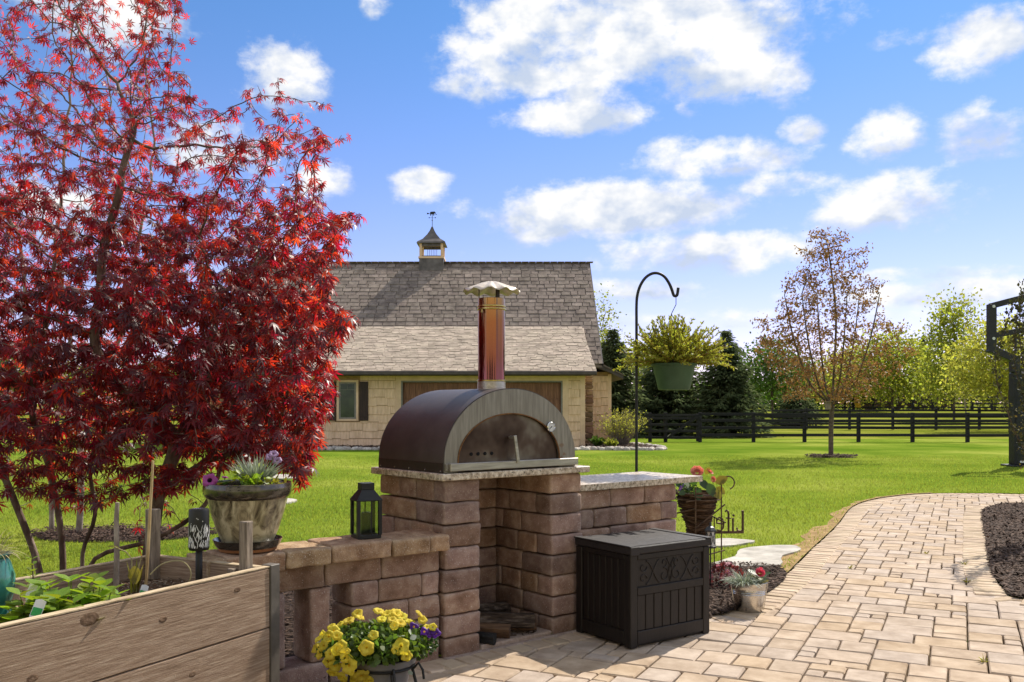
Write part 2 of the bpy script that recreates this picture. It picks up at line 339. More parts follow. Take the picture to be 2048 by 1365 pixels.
m_boxtop = mat('resin_lid', lin('#211c1b'), lin('#2d2726'), rough=.6, scale=4, st=(1.3, 14, 14), bst=(2, 34, 34), bump=.35, bscale=8, bdist=.004, spec=.45)
m_glaze = mat('drip_glaze', lin('#33261a'), lin('#c6ba9a'), lin('#94876a'), rough=.3, scale=11, detail=10, st=(1.6, 1.6, .7), bump=.15, bscale=30, spec=.6, coat=.4, lo=.36, hi=.60, dist=.8)
m_glazeblk = mat('black_glaze', (.008, .007, .007), (.03, .025, .02), rough=.15, scale=8, bump=.1, bscale=30, spec=.6, coat=.7)
m_glazerim = mat('rim_glaze', lin('#1f1a16'), lin('#5d5345'), lin('#332c25'), rough=.2, scale=12, bump=.12, bscale=30, spec=.6, coat=.6)
m_terra = mat('terracotta_foot', lin('#8a5a3a'), lin('#a9764e'), rough=.85, bump=.2)
m_teal = mat('teal_glaze', lin('#2f756d'), lin('#4f9c90'), rough=.18, scale=6, bump=.05, spec=.6, coat=.7)
m_greypot = mat('grey_plastic', lin('#77767a'), lin('#85848a'), rough=.5, bump=.05, spec=.4)
m_greenpot = mat('green_plastic', lin('#3f5a41'), lin('#4c684d'), rough=.55, scale=5, bump=.05, spec=.35)
m_zinc = mat('zinc', lin('#a5a29e'), lin('#d2cfca'), lin('#bcb9b4'), rough=.32, metal=1, scale=7, bump=.08, bscale=18, glossn=(.14, .32))
m_rod = mat('rusty_rod', lin('#3d2d22'), lin('#7d6650'), rough=.65, metal=.5, scale=18, bump=.2, bscale=80)
m_vine = mat('twig_weave', lin('#30241b'), lin('#7d6650'), lin('#503d2e'), rough=.9, scale=14, st=(1, 1, 6), bump=.8, bscale=40, spec=.15, objvar=.35)
m_bamboo = mat('bamboo', lin('#a88a5c'), lin('#d3b98b'), rough=.6, scale=8, st=(4, 4, 1), bump=.1)
m_flag = mat('flagstone', lin('#a39c90'), lin('#cbc4b8'), rough=.9, scale=4, bump=.4, bscale=30, bdist=.01)
m_rock = mat('river_rock', lin('#9b8d80'), lin('#d8d0c4'), rough=.85, scale=5, bump=.3, bscale=30, objvar=.25, hue=.01)
m_bark = mat('maple_bark', lin('#4a3c35'), lin('#9c8c80'), lin('#6d5c52'), rough=.9, scale=12, st=(1, 1, .35), bump=.6, bscale=40, bdist=.01, spec=.2)
m_bark2 = mat('grey_bark', lin('#6d5f55'), lin('#b5a99c'), lin('#8d8075'), rough=.9, scale=10, st=(1, 1, .5), bump=.5, bscale=30, bdist=.01, spec=.2)
m_bark3 = mat('brown_bark', lin('#4b3e34'), lin('#7d6d5e'), rough=.9, scale=10, bump=.5, bscale=30, spec=.2)
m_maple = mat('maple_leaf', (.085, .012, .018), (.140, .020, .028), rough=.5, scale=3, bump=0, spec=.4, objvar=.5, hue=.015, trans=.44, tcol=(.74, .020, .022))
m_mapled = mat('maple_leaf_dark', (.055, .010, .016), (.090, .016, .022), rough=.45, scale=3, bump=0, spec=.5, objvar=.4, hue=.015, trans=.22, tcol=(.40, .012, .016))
m_mapler = mat('maple_leaf_lit', (.20, .012, .012), (.30, .02, .016), rough=.42, scale=3, bump=0, spec=.45, objvar=.35, hue=.015, trans=.55, tcol=(.85, .030, .018))
m_brownleaf = mat('bronze_leaf', lin('#6f4a2a'), lin('#9f7747'), rough=.6, scale=2, bump=0, spec=.3, objvar=.4, hue=.02, trans=.35, tcol=(.40, .205, .065))
m_spring = mat('spring_leaf', (.17, .215, .03), (.26, .29, .06), rough=.6, scale=.6, bump=0, spec=.3, objvar=.35, hue=.02, trans=.45, tcol=(.55, .58, .06))
m_yellow = mat('yellow_leaf', (.24, .26, .03), (.34, .34, .07), rough=.6, scale=.6, bump=0, spec=.3, objvar=.3, hue=.02, trans=.45, tcol=(.66, .64, .08))
m_green = mat('green_leaf', (.06, .115, .02), (.11, .17, .03), rough=.55, scale=.6, bump=0, spec=.3, objvar=.35, hue=.02, trans=.35, tcol=(.14, .26, .02))
m_spruce = mat('spruce_needles', (.062, .088, .036), (.120, .145, .058), rough=.95, scale=1.2, bump=0, spec=.0, objvar=.35, hue=.02, trans=.12, tcol=(.07, .10, .02))
m_twig = mat('bare_twig', lin('#6a4f45'), lin('#8c7468'), rough=.9, scale=3, bump=0, objvar=.3)
m_basketleaf = mat('basket_leaf', (.17, .19, .022), (.27, .27, .04), rough=.5, scale=8, bump=0, spec=.35, objvar=.35, hue=.03, trans=.45, tcol=(.50, .50, .05))
m_redstem = mat('red_stem', lin('#8a4a2c'), lin('#b0754c'), rough=.6, bump=0, objvar=.2)
m_petal = mat('yellow_petal', (.84, .62, .020), (.90, .78, .12), rough=.8, scale=30, bump=0, spec=.3, objvar=.12, hue=.012, trans=.35, tcol=(.95, .78, .05))
m_petalc = mat('yellow_throat', (.86, .56, .012), (.88, .62, .02), rough=.5, bump=0, trans=.3, tcol=(.9, .5, .01))
m_violet = mat('violet_petal', (.10, .015, .30), (.16, .03, .42), rough=.5, bump=0, objvar=.2, trans=.3, tcol=(.2, .03, .5))
m_magenta = mat('magenta_petal', (.42, .06, .30), (.55, .12, .42), rough=.5, bump=0, trans=.3, tcol=(.6, .1, .45))
m_coral = mat('coral_petal', (.90, .36, .26), (.95, .55, .44), rough=.5, scale=40, bump=0, objvar=.08, trans=.35, tcol=(.95, .28, .16))
m_pink = mat('pink_petal', (.80, .06, .14), (.85, .22, .30), rough=.5, scale=40, bump=0, objvar=.1, trans=.35, tcol=(.9, .1, .18))
m_leafdk = mat('dark_leaf', (.028, .060, .016), (.05, .09, .025), rough=.35, scale=20, bump=.2, bscale=60, spec=.5, objvar=.25, hue=.02, trans=.25, tcol=(.10, .2, .02))
m_leafyg = mat('olive_leaf', (.15, .15, .02), (.24, .21, .03), rough=.4, scale=20, bump=.2, bscale=60, spec=.5, objvar=.25, hue=.03, trans=.4, tcol=(.4, .34, .03))
m_silver = mat('silver_leaf', (.34, .39, .30), (.50, .54, .44), rough=.7, scale=20, bump=0, spec=.25, objvar=.2, trans=.25, tcol=(.3, .36, .22))
m_mint = mat('mint_leaf', (.15, .26, .015), (.26, .36, .04), rough=.42, scale=40, bump=.35, bscale=90, bdist=.004, spec=.45, objvar=.3, hue=.025, trans=.45, tcol=(.34, .46, .02))
m_siding = mat('tan_siding', lin('#f0c89e'), lin('#f6d3ae'), rough=.85, scale=2, st=(6, 6, 1), bump=.25, bscale=14, bst=(6, 6, .6), spec=.15, objvar=.02)
m_trim = mat('tan_trim', lin('#eec79e'), lin('#f4d1ac'), rough=.75, scale=2, bump=.05)
m_greytrim = mat('grey_trim', lin('#7d776c'), lin('#8f897f'), rough=.6, bump=.03)
m_fascia = mat('brown_fascia', lin('#4a403b'), lin('#584d47'), rough=.5, bump=.03)
m_door = mat('cedar_door', lin('#6b4734'), lin('#9c7054'), lin('#835a44'), rough=.6, scale=3, st=(12, 12, .8), bump=.2, bscale=10, spec=.3, objvar=.12)
m_shutter = mat('dark_shutter', lin('#30211b'), lin('#49342b'), rough=.6, scale=3, st=(12, 12, .8), bump=.2, bscale=10)
m_sh1 = mat('roof_shingle', lin('#776a61'), lin('#9a8c80'), rough=.95, scale=3, bump=.3, bscale=30, spec=.1, objvar=.20, hue=.006)
m_sh2 = mat('low_roof_shingle', lin('#ab9b8b'), lin('#c6b5a2'), rough=.95, scale=3, bump=.4, bscale=30, spec=.15, objvar=.12, hue=.006)
m_stone = mat('veneer_stone', lin('#6a5546'), lin('#b08e6c'), lin('#8a6d55'), rough=.9, scale=2, bump=.5, bscale=12, objvar=.4, hue=.015)
m_lead = mat('cupola_metal', lin('#5b5450'), lin('#7a726c'), rough=.45, metal=.3, scale=3, bump=.05)
m_fence = mat('black_fence', (.010, .010, .012), (.028, .026, .026), rough=.75, scale=2, st=(.6, 8, 8), bump=.3, bscale=10, spec=.3, objvar=.25)
m_pad = mat('vinyl_pad', (.009, .009, .010), (.014, .014, .015), rough=.5, scale=3, bump=.5, bscale=5, bdist=.05, spec=.4)
m_white = mat('white_print', (.75, .75, .73), (.8, .8, .78), rough=.6, bump=0)
m_tagg = mat('green_print', (.02, .28, .05), (.03, .33, .07), rough=.5, bump=0)
m_candle = mat('frosted_panel', (.75, .75, .72), (.8, .8, .78), rough=.5, bump=0)
m_amber = mat('amber_sign', (.70, .36, .01), (.78, .45, .02), rough=.5, bump=0)
m_log = mat('log_bark', lin('#2a221d'), lin('#7d7064'), lin('#4a3f37'), rough=.95, scale=10, st=(.5, 5, 5), bump=.9, bscale=20, bdist=.02, spec=.15)
m_split = mat('split_wood', lin('#4a3628'), lin('#765a42'), rough=.9, scale=8, st=(.5, 6, 6), bump=.4, bscale=20)
m_glass = glass('clear_glass', (.66, .70, .67)); m_wglass = mat('window_glass', (.03, .05, .03), (.06, .09, .04), rough=.1, scale=3, bump=0, spec=.35)
m_dead = mat('dry_stem', lin('#8f8a5a'), lin('#c3b487'), rough=.8, bump=0, objvar=.2)

# ================================================================ GROUND, PATIO, BEDS
def smooth_curve(P, n=8):
    P = [Vector(p) for p in P]; out = []
    for i in range(len(P)-1):
        p0 = P[max(i-1, 0)]; p1 = P[i]; p2 = P[i+1]; p3 = P[min(i+2, len(P)-1)]
        for k in range(n):
            t = k/n; out.append(.5*((2*p1)+(p2-p0)*t+(2*p0-5*p1+4*p2-p3)*t*t+(3*p1-p0-3*p2+p3)*t**3))
    out.append(P[-1]); return out
def flat_mesh(name, polys, z, m, kind='structure', parent=None):
    tri = tessellate_polygon([[Vector((p[0], p[1], 0)) for p in q] for q in polys]); V = [(p[0], p[1], z) for q in polys for p in q]
    me = bpy.data.meshes.new(name)
    Fs = []
    for t in tri:
        a, b, c = [Vector(V[i]) for i in t]
        Fs.append(list(t) if (b-a).cross(c-a).z > 0 else list(t)[::-1])
    me.from_pydata(V, [], Fs); me.materials.append(m); me.update(); o = inst(name, me, parent)
    if kind: o['kind'] = kind
    return o
# the retaining wall / oven stand frame: t runs along the front, b goes back from it
YAW = 0.684; O = Vector((-.382, 5.074, -.018)); EX = Vector((math.cos(YAW), math.sin(YAW), 0)); EY = Vector((-math.sin(YAW), math.cos(YAW), 0))
def W(t, b, z=0.0): return O+EX*t+EY*b+Vector((0, 0, z))

edge_px = [(1419, 1231), (1470, 1219), (1533, 1181), (1571, 1152), (1618, 1105), (1672, 1054), (1704, 1016), (1748, 1000), (1811, 991.5), (1875, 988), (1970, 988), (2048, 989.5)]
left_edge = smooth_curve([W(1.72, -.02)*1.0]+[gr(*p) for p in edge_px]+[Vector((8.9, 14.45, 0)), Vector((9.5, 14.3, 0))], 8)
for p in left_edge: p.z = 0
isl_px = [(2048, 1200), (2007, 1178), (1985, 1146), (1977, 1110), (1972, 1077), (1965, 1030), (1975, 1019), (2005, 1012), (2048, 1010)]
island = smooth_curve([Vector((9.5, 5.4, 0)), Vector((6.5, 6.0, 0)), Vector((4.6, 6.4, 0))]+[gr(*p) for p in isl_px]+[Vector((7.8, 12.9, 0)), Vector((9.5, 12.6, 0))], 8)
patio_poly = [Vector((-7, 1.0, 0)), Vector((9.5, 1.0, 0))]+island+list(reversed(left_edge))+[W(-1.32, .06), Vector((-2.6, 3.3, 0)), Vector((-7, 2.2, 0))]
patio_xy = [(p.x, p.y) for p in patio_poly]
flat_mesh('lawn', [[(-90, -8), (90, -8), (90, 40), (-90, 40)], patio_xy], .014, m_lawn)
patio = flat_mesh('patio', [patio_xy], -.030, m_joint)
# terrain beyond the lawn, rising gently towards the horizon
def terrain():
    xs = np.linspace(-1500, 1500, 61); ys = np.array([39.6, 44, 50, 58, 68, 80, 95, 120, 160, 230, 340, 520, 800, 1300, 2000])
    V = []; 
    for y in ys:
        z = .008 + 1.1*min(1, max(0, (y-46)/36))**1.3 + .004*max(0, y-90)
        if y == ys[0]: z = -.03
        for x in xs: V.append((x, y, z+.12*math.sin(x*.05+y*.03)*(y > 50)))
    n = len(xs); T = [[j*n+i, j*n+i+1, (j+1)*n+i+1, (j+1)*n+i] for j in range(len(ys)-1) for i in range(n-1)]
    me = bigmesh('meadow', V, T, m_field, True); o = inst('meadow', me); o['kind'] = 'structure'
terrain()
def ter_z(y): return .008+1.1*min(1, max(0, (y-46)/36))**1.3+.004*max(0, y-90)
flat_mesh('ground', [[(-1500, -300), (1500, -300), (1500, 60), (-1500, 60)]], -.12, m_field)

# pavers
PU = Vector((math.cos(R(-26.6)), math.sin(R(-26.6)), 0)); PV = Vector((-PU.y, PU.x, 0))
def pavers():
    cell = .098; cv = .118; G = {}
    occ = set(); placed = []
    shapes = [(3, 2), (2, 2), (2, 2), (3, 2), (2, 1), (2, 2), (1, 1), (2, 2), (3, 2)]
    org = Vector((1.5, 6, 0))
    vis = lambda c: 4.2 < c.y < 15.6 and -.36*c.y-.4 < c.x < .60*c.y+.6
    for j in range(-55, 130):
        for i in range(-80, 120):
            if (i, j) in occ: continue
            c = org+PU*(i*cell)+PV*(j*cv)
            if not (2.5 < c.y < 17 and -4 < c.x < 11): continue
            random.shuffle(shapes)
            for (w, h) in shapes+[(1, 1)]:
                cells = [(i+a, j+b) for a in range(w) for b in range(h)]
                if any(q in occ for q in cells): continue
                occ.update(cells)
                cc = org+PU*((i+w/2)*cell)+PV*((j+h/2)*cv)
                if inpoly(cc.x, cc.y, patio_xy) and vis(cc): placed.append((cc, w, h))
                break
    # keep clear of the narrow course along the oven stand
    def fr(c): d = c-O; return d.dot(EX), d.dot(EY)
    placed = [q for q in placed if not (-1.5 < fr(q[0])[0] < 2.2 and fr(q[0])[1] > -.02)]
    meshes = {}
    for (w, h) in set((w, h) for _, w, h in placed):
        for v in range(4):
            mb = MB(); mb.box((0, 0, -.03), (w*cell-.010, h*cv-.010, .06), bev=.007, jit=.0022); meshes[(w, h, v)] = mb.mesh('paver', m_paver, fix=False)
    placed.sort(key=lambda q: q[0].y)
    rest = MB(); k = 0
    ang = math.atan2(PU.y, PU.x)
    for cc, w, h in placed:
        inframe = cc.y > 4.45 and cc.x < .575*cc.y+.1 and cc.x > -.2*cc.y
        dz = random.uniform(-.0025, .0025)
        if k < 300 and inframe:
            inst('paver', meshes[(w, h, random.randrange(4))], patio, (cc.x, cc.y, dz), (random.uniform(-.006, .006), random.uniform(-.006, .006), ang+random.uniform(-.008, .008))); k += 1
        else:
            rest.box((cc.x, cc.y, -.03+dz), (w*cell-.010, h*cv-.010, .06), rot=np.array(rotz(ang)), bev=.0055, jit=.002)
    o = rest.build('distant_pavers', m_paver, patio, fix=False); o['kind'] = 'stuff'
pavers()
def edging(curve, parent, side, length=.225, step=.112, lim=300):
    n = 0; d = 0; rest = MB(); me = []
    for v in range(4):
        mb = MB(); mb.box((0, 0, -.03), (step-.011, length, .06), bev=.009, jit=.002); me.append(mb.mesh('edging_brick', m_edge, fix=False))
    acc = 0.0
    for a, b in zip(curve[:-1], curve[1:]):
        seg = (b-a); L = seg.length
        if L < 1e-6: continue
        t = seg/L; nr = Vector((-t.y, t.x, 0))*side
        while acc < L:
            p = a+t*acc+nr*(length/2)
            if p.y > 4.4 and p.x < .62*p.y:
                if n < lim: inst('edging_brick', random.choice(me), parent, (p.x, p.y, .006+random.uniform(-.002, .002)), (0, 0, math.atan2(t.y, t.x)+random.uniform(-.012, .012))); n += 1
                else: rest.box((p.x, p.y, -.024), (step-.008, length, .06), rot=np.array(rotz(math.atan2(t.y, t.x))), bev=.008)
            acc += step
        acc -= L
    if rest.n: o = rest.build('distant_edging', m_edge, parent, fix=False); o['kind'] = 'stuff'
e1 = empty('path_edging', kind='structure'); edging(left_edge[6:], e1, -1, lim=150)
e2 = empty('island_edging', kind='structure'); edging(island, e2, 1, lim=120)
# narrow course of small pavers along the foot of the oven stand
def foot_course():
    e = empty('stand_edging', O, YAW, kind='structure')
    t = -.62
    while t < 1.20:
        w = random.uniform(.115, .15); mb = MB(); mb.box((t+w/2, -.105, -.012), (w-.008, .165, .07), bev=.012, jit=.004); mb.build('edging_brick', m_edge, e, fix=False); t += w
foot_course()

def chips(parent, polys, n, z, size=(.02, .06), mt=None, clip=lambda x, y: True, hmul=1.0):
    tv = np.array([[-1, -.28, 0], [1, -.2, .05], [1, .22, 0], [-1, .3, .06], [-.9, -.2, .14], [.9, -.15, .16], [.85, .2, .13], [-.9, .2, .15]])*.5
    tf = np.array([[4, 5, 6, 7], [0, 1, 5, 4], [1, 2, 6, 5], [2, 3, 7, 6], [3, 0, 4, 7]])
    P = []
    for poly in polys:
        xs = [p[0] for p in poly]; ys = [p[1] for p in poly]; k = 0; tr = 0
        while k < n and tr < n*12:
            tr += 1; x = random.uniform(min(xs), max(xs)); y = random.uniform(min(ys), max(ys))
            if inpoly(x, y, poly) and clip(x, y): P.append((x, y, z+random.uniform(0, .018)*hmul)); k += 1
    P = np.array(P); m = len(P)
    d = randdir(m); d[:, 2] *= .25; nr = randdir(m)*.45+np.array([0, 0, 1.])
    V, T = scatter(tv, tf, P, frames(d, nr)[:, :, [1, 0, 2]], RNG.uniform(size[0], size[1], m))
    o = inst('mulch_chips', bigmesh('mulch_chips', V, T, mt or m_chip), parent); o['kind'] = 'stuff'; return o
isl_poly = [(p.x, p.y) for p in island]
mb1 = flat_mesh('mulch_bed', [isl_poly], .016, m_mulch)
chips(mb1, [isl_poly], 9000, .018, (.03, .09), clip=lambda x, y: x < .60*y)
bb = [gr(1419, 1236), gr(1472, 1225), gr(1540, 1186), gr(1573, 1156), gr(1558, 1139), gr(1500, 1133), gr(1450, 1131)]
bin_bed = [(p.x, p.y) for p in smooth_curve(bb, 4)]+[(W(2.3, .7).x, W(2.3, .7).y+.5), (W(1.9, .9).x, W(1.9, .9).y), (W(1.6, .3).x, W(1.6, .3).y)]
mb2 = flat_mesh('mulch_bed', [bin_bed], .020, m_mulch); chips(mb2, [bin_bed], 3500, .022, (.02, .06))
maple_bed = [(-3.2+1.9*math.cos(a)*1.0+.6, 6.1+1.35*math.sin(a)) for a in np.linspace(0, 2*math.pi, 40)[:-1]]
mb3 = flat_mesh('mulch_bed', [maple_bed], .020, m_mulch); chips(mb3, [maple_bed], 3500, .022, (.02, .06))
wall_bed = [tuple(W(*q)[:2]) for q in ((-1.7, .03), (1.0, .03), (1.0, 1.6), (-1.7, 1.6))]
mb6 = flat_mesh('mulch_bed', [wall_bed], .026, m_mulch); chips(mb6, [wall_bed], 2500, .028, (.02, .06))
ring_c = (-4.3, 9.9)
ring2 = [(ring_c[0]+1.0*math.cos(a)*(1+.1*math.sin(3*a)), ring_c[1]+.55*math.sin(a)) for a in np.linspace(0, 2*math.pi, 30)[:-1]]
mb4 = flat_mesh('mulch_bed', [ring2], .020, m_mulch); chips(mb4, [ring2], 1800, .03, (.03, .07), hmul=2.5)
tb = gr(1662, 916); ring3 = [(tb.x+.72*math.cos(a), tb.y+.5*math.sin(a)) for a in np.linspace(0, 2*math.pi, 24)[:-1]]
mb5 = flat_mesh('mulch_bed', [ring3], .020, m_mulch); chips(mb5, [ring3], 500, .04, (.05, .11), hmul=3)
# worn dry turf along the path
dry = []
for i, p in enumerate(left_edge[16:80]):
    q = left_edge[min(17+i, len(left_edge)-1)]; t = (q-p); n = Vector((-t.y, t.x, 0)).normalized() if t.length > 0 else Vector((-1, 0, 0))
    w = max(.05, .13+.12*math.sin(i*.09)+.05*math.sin(i*.9)+.04*math.sin(i*2.3)); dry.append((p, p+n*w))
flat_mesh('worn_verge', [[(a.x, a.y) for a, b in dry]+[(b.x, b.y) for a, b in reversed(dry)]], .018, m_dry)

# grass blades standing on the nearer lawn
FLAGS = [[(1425, 1133), (1470, 1120), (1480, 1105), (1545, 1097), (1590, 1098), (1599, 1107), (1565, 1118), (1558, 1137), (1500, 1139), (1460, 1140)],
         [(1415, 1090), (1440, 1083), (1490, 1086), (1510, 1089), (1480, 1095), (1440, 1099), (1420, 1097)],
         [(505, 1003), (540, 999), (585, 1002), (592, 1007), (560, 1012), (515, 1010)], [(520, 955), (560, 952), (600, 955), (585, 960), (540, 960)]]
flag_g = [[(gr(*p).x, gr(*p).y) for p in f] for f in FLAGS]
def grass():
    n = 260000
    Y = 7.0+ (RNG.random(n)**1.9)*19; X = RNG.uniform(-.62, .60, n)*Y
    nos = [bin_bed, ring2, maple_bed]+flag_g
    keep = np.ones(n, bool)
    def inp(poly):
        r = np.zeros(n, bool); j = len(poly)-1
        for i in range(len(poly)):
            xi, yi = poly[i][0], poly[i][1]; xj, yj = poly[j][0], poly[j][1]
            if yi != yj:
                c = ((yi > Y) != (yj > Y)) & (X < (xj-xi)*(Y-yi)/(yj-yi)+xi); r ^= c
            j = i
        return r
    for q in nos+[patio_xy, isl_poly]: keep &= ~inp(q)
    dr = inp([(a.x, a.y) for a, b in dry]+[(b.x, b.y) for a, b in reversed(dry)]); keep &= ~(dr & (RNG.random(n) < .72))
    X = X[keep]; Y = Y[keep]; m = len(X)
    P = np.stack([X, Y, np.full(m, .012)], 1)
    d = RNG.normal(size=(m, 3))*.45; d[:, 2] = 1; nr = randdir(m); nr[:, 2] *= .2
    tv = np.array([[-.10, 0, 0], [.10, 0, 0], [.07, .55, .04], [-.07, .55, .04], [0, 1, .16]]); 
    V, T = scatter(tv, np.array([[0, 1, 2], [0, 2, 3], [3, 2, 4]]), P, frames(d, nr), RNG.uniform(.022, .040, m)*(1+.25*(Y > 11)))
    o = inst('grass', bigmesh('grass', V, T, m_blade)); tag(o, 'short mown green grass standing on the lawn', 'grass', kind='stuff')
grass()
def flagstones():
    names = ['large pale flagstone in the lawn beside the tan path', 'small pale flagstone behind the wire plant stand', 'pale flagstone in the lawn right of the glazed pot', 'farther pale flagstone in the lawn beneath the red branches']
    for f, nm in zip(flag_g, names):
        pts = [(p.x, p.y) for p in smooth_curve([Vector((*q, 0)) for q in f+[f[0]]], 3)][:-1]
        pts = [(x+random.uniform(-.012, .012), y+random.uniform(-.015, .015)) for x, y in pts]
        mb = MB(); mb.prism(pts, -.02, .034, axis=2); o = mb.build('flagstone', m_flag); tag(o, nm, 'flagstone', 'flagstones set in the lawn')
flagstones()

# ================================================================ STONE OVEN STAND
CH = .128; w1 = .26; gap = .546; w2 = .264; DEP = .711; TT = w1+gap+w2
stand = empty('oven_stand', O, YAW, 'brown tumbled block pizza oven stand with open wood bay', 'stone stand')
def tumbled(nm, parent, t0, t1, b0, b1, z0, z1, m, cuts=5, amp=.006, g=.004, bev=.014):
    import bmesh
    bm = bmesh.new(); bmesh.ops.create_cube(bm, size=1.0)
    for v in bm.verts: v.co = Vector(((t1-t0-g)*v.co.x, (b1-b0-g*.5)*v.co.y, (z1-z0-g)*v.co.z))
    bmesh.ops.bevel(bm, geom=bm.edges[:], offset=bev, segments=2, affect='EDGES', profile=.6)
    bmesh.ops.subdivide_edges(bm, edges=[e for e in bm.edges if e.calc_length() > .05], cuts=cuts, use_grid_fill=True)
    off = Vector((random.uniform(0, 50), 0, 0)); c = Vector(((t0+t1)/2, (b0+b1)/2, (z0+z1)/2)); rz = Matrix.Rotation(random.uniform(-.012, .012), 3, 'Z')
    for v in bm.verts: v.co = rz @ (v.co+mnoise.noise_vector(v.co*14+off)*amp+mnoise.noise_vector(v.co*40+off)*amp*.45)+c
    me = bpy.data.meshes.new(nm); bm.to_mesh(me); bm.free(); me.materials.append(m); me.polygons.foreach_set('use_smooth', [True]*len(me.polygons))
    return inst(nm, me, parent)
def block(parent, t0, t1, b0, b1, z0, z1, m=m_block, j=.004, bev=.013, name='block', g=.006):
    return tumbled(name, parent, t0, t1, b0, b1, z0, z1, m, cuts=2, amp=.0055, g=g, bev=.016)
def run(parent, along, lo, hi, fixed, z0, z1, lens=(.17, .36), first=None, **k):
    p = lo; i = 0
    while p < hi-1e-4:
        L = first if (i == 0 and first) else random.uniform(*lens)
        if hi-(p+L) < .10: L = hi-p
        q = min(p+L, hi)
        d = random.uniform(-.005, .005)
        if along == 'b': block(parent, fixed[0]+d, fixed[1]+random.uniform(-.005, .005), p, q, z0, z1, **k)
        else: block(parent, p, q, fixed[0]+d, fixed[1], z0, z1, **k)
        p = q; i += 1
for c in range(8):
    z0, z1 = c*CH, (c+1)*CH
    sh = -.022*(c/7)                                   # the right pier leans a touch
    run(stand, 'b', 0, DEP, (0, w1), z0, z1, first=(.12 if c % 2 else .30))
    run(stand, 'b', 0, DEP, (w1+gap+sh+.016, TT+sh+.016), z0, z1, first=(.30 if c % 2 else .15))
    run(stand, 't', w1, w1+gap, (.536, DEP), z0, z1, first=(.2 if c % 2 else .3))
mb = MB(); mb.box(((w1+TT-w2)/2+.01, .27, .022), (gap+.02, .53, .05), bev=.01, jit=.003); mb.build('bay_floor', m_block, stand, fix=False)
mb = MB(); mb.box((TT/2, -.012, .005), (TT+.02, .05, .045), bev=.012, jit=.004); mb.build('sill', m_block, stand, fix=False)
mb = MB(); mb.box((TT/2, DEP/2, 8*CH+.020), (TT+.075, DEP+.075, .040), bev=.005, jit=.0); mb.build('granite_top', m_granite, stand, fix=False)
# lower counter to the right of the stand
cnt = empty('side_counter', O, YAW, 'low block counter with pale granite top behind the dark deck box', 'counter')
CB = .08; CT1 = 2.09
for c in range(7): run(cnt, 't', TT+.012, CT1+random.uniform(-.01, .01), (CB, CB+.44), c*CH, (c+1)*CH, first=(.18 if c % 2 else .33), lens=(.22, .38))
mb = MB(); mb.prism([(TT+.02, CB-.035), (2.33, CB-.035), (2.33, CB+.56), (TT+.02, CB+.56)], 7*CH, 7*CH+.040, axis=2); mb.build('granite_top', m_granite, cnt)
# low wall with upright blocks, running left from the stand
lw = empty('garden_wall', O, YAW, 'low tumbled block wall with upright block openings and tan caps', 'wall')
WB = (.02, .25); WL = -1.33
run(lw, 't', WL, -.012, WB, 0, CH, first=.30, lens=(.26, .40))
for c in (1, 2, 3): run(lw, 't', -.579, -.012, WB, c*CH, (c+1)*CH, first=(.17 if c % 2 else .36), lens=(.2, .36))
for (a, b) in ((-1.33, -1.20), (-1.06, -.94), (-.813, -.692)): block(lw, a, b, WB[0]+.01, WB[1]-.02, CH, 4*CH, bev=.014, j=.005, name='upright_block')
run(lw, 't', WL, -.012, WB, 4*CH, 5*CH, first=.22, lens=(.28, .44))
def capstone(t0, t1, b0, b1, z0, z1): return tumbled('cap', lw, t0, t1, b0, b1, z0, z1, m_cap, 5, .006)
p = .02
for L in (.135, .245, .355, .25, .30, .1):
    q = max(p-L, WL-.03); capstone(q, p, -.035+random.uniform(-.006, .006), .275+random.uniform(-.008, .008), 5*CH-.006+random.uniform(-.003, .003), 5*CH+.088+random.uniform(-.003, .004)); p = q
    if p <= WL-.02: break

# ================================================================ PIZZA OVEN
ov = empty('pizza_oven', W(.50, .0, 8*CH+.040), YAW, 'brown arched outdoor pizza oven with steel front on granite', 'pizza oven')
HW, RISE, BASE = .508, .425, .062
def arch(hw, rise, base, n=40, x0=0): return [(x0+hw*math.cos(a), base+rise*math.sin(a)) for a in np.linspace(0, math.pi, n+1)]
def arch_shell(mb, hw, rise, base, y0, y1, th, z0=0.0, x0=0):
    out = [(x0+hw, z0)]+arch(hw, rise, base, x0=x0)+[(x0-hw, z0)]; inn = [(x0+hw-th, z0)]+arch(hw-th, rise-th, base, x0=x0)+[(x0-hw+th, z0)]
    n = len(out); V = [(x, y0, z) for x, z in out]+[(x, y1, z) for x, z in out]+[(x, y0, z) for x, z in inn]+[(x, y1, z) for x, z in inn]; Fs = []
    for k in range(n-1):
        Fs += [[k, k+1, n+k+1, n+k], [2*n+k, 3*n+k, 3*n+k+1, 2*n+k+1], [k, 2*n+k, 2*n+k+1, k+1], [n+k, n+k+1, 3*n+k+1, 3*n+k]]
    mb.add(V, Fs)
mb = MB(); arch_shell(mb, HW, RISE, BASE+.002, .0, .700, .010, z0=.060); mb.prism([(HW-.011, .061)]+arch(HW-.011, RISE-.011, BASE+.002)+[(-HW+.011, .061)], .688, .697)
body = mb.build('body', m_oven, ov, smooth=True)
mb = MB()
for s in (-1, 1): mb.box((s*(HW-.006), .352, .030), (.016, .70, .060), bev=.002)
mb.box((0, .700, .030), (2*HW-.03, .014, .060)); sk = mb.build('skirt', m_ovenlow, ov)
for s_ in (-1, 1):
    for y in (.02, .18, .35, .51, .67): mb = MB(); mb.lathe([(.0001, .004), (.004, .003), (.0045, 0)], 8, (0, 0, 0)); mb.v = [(s_*(HW+.002+z), y+x, .014+yy) for x, yy, z in mb.v]; mb.build('rivet', m_chrome, sk)
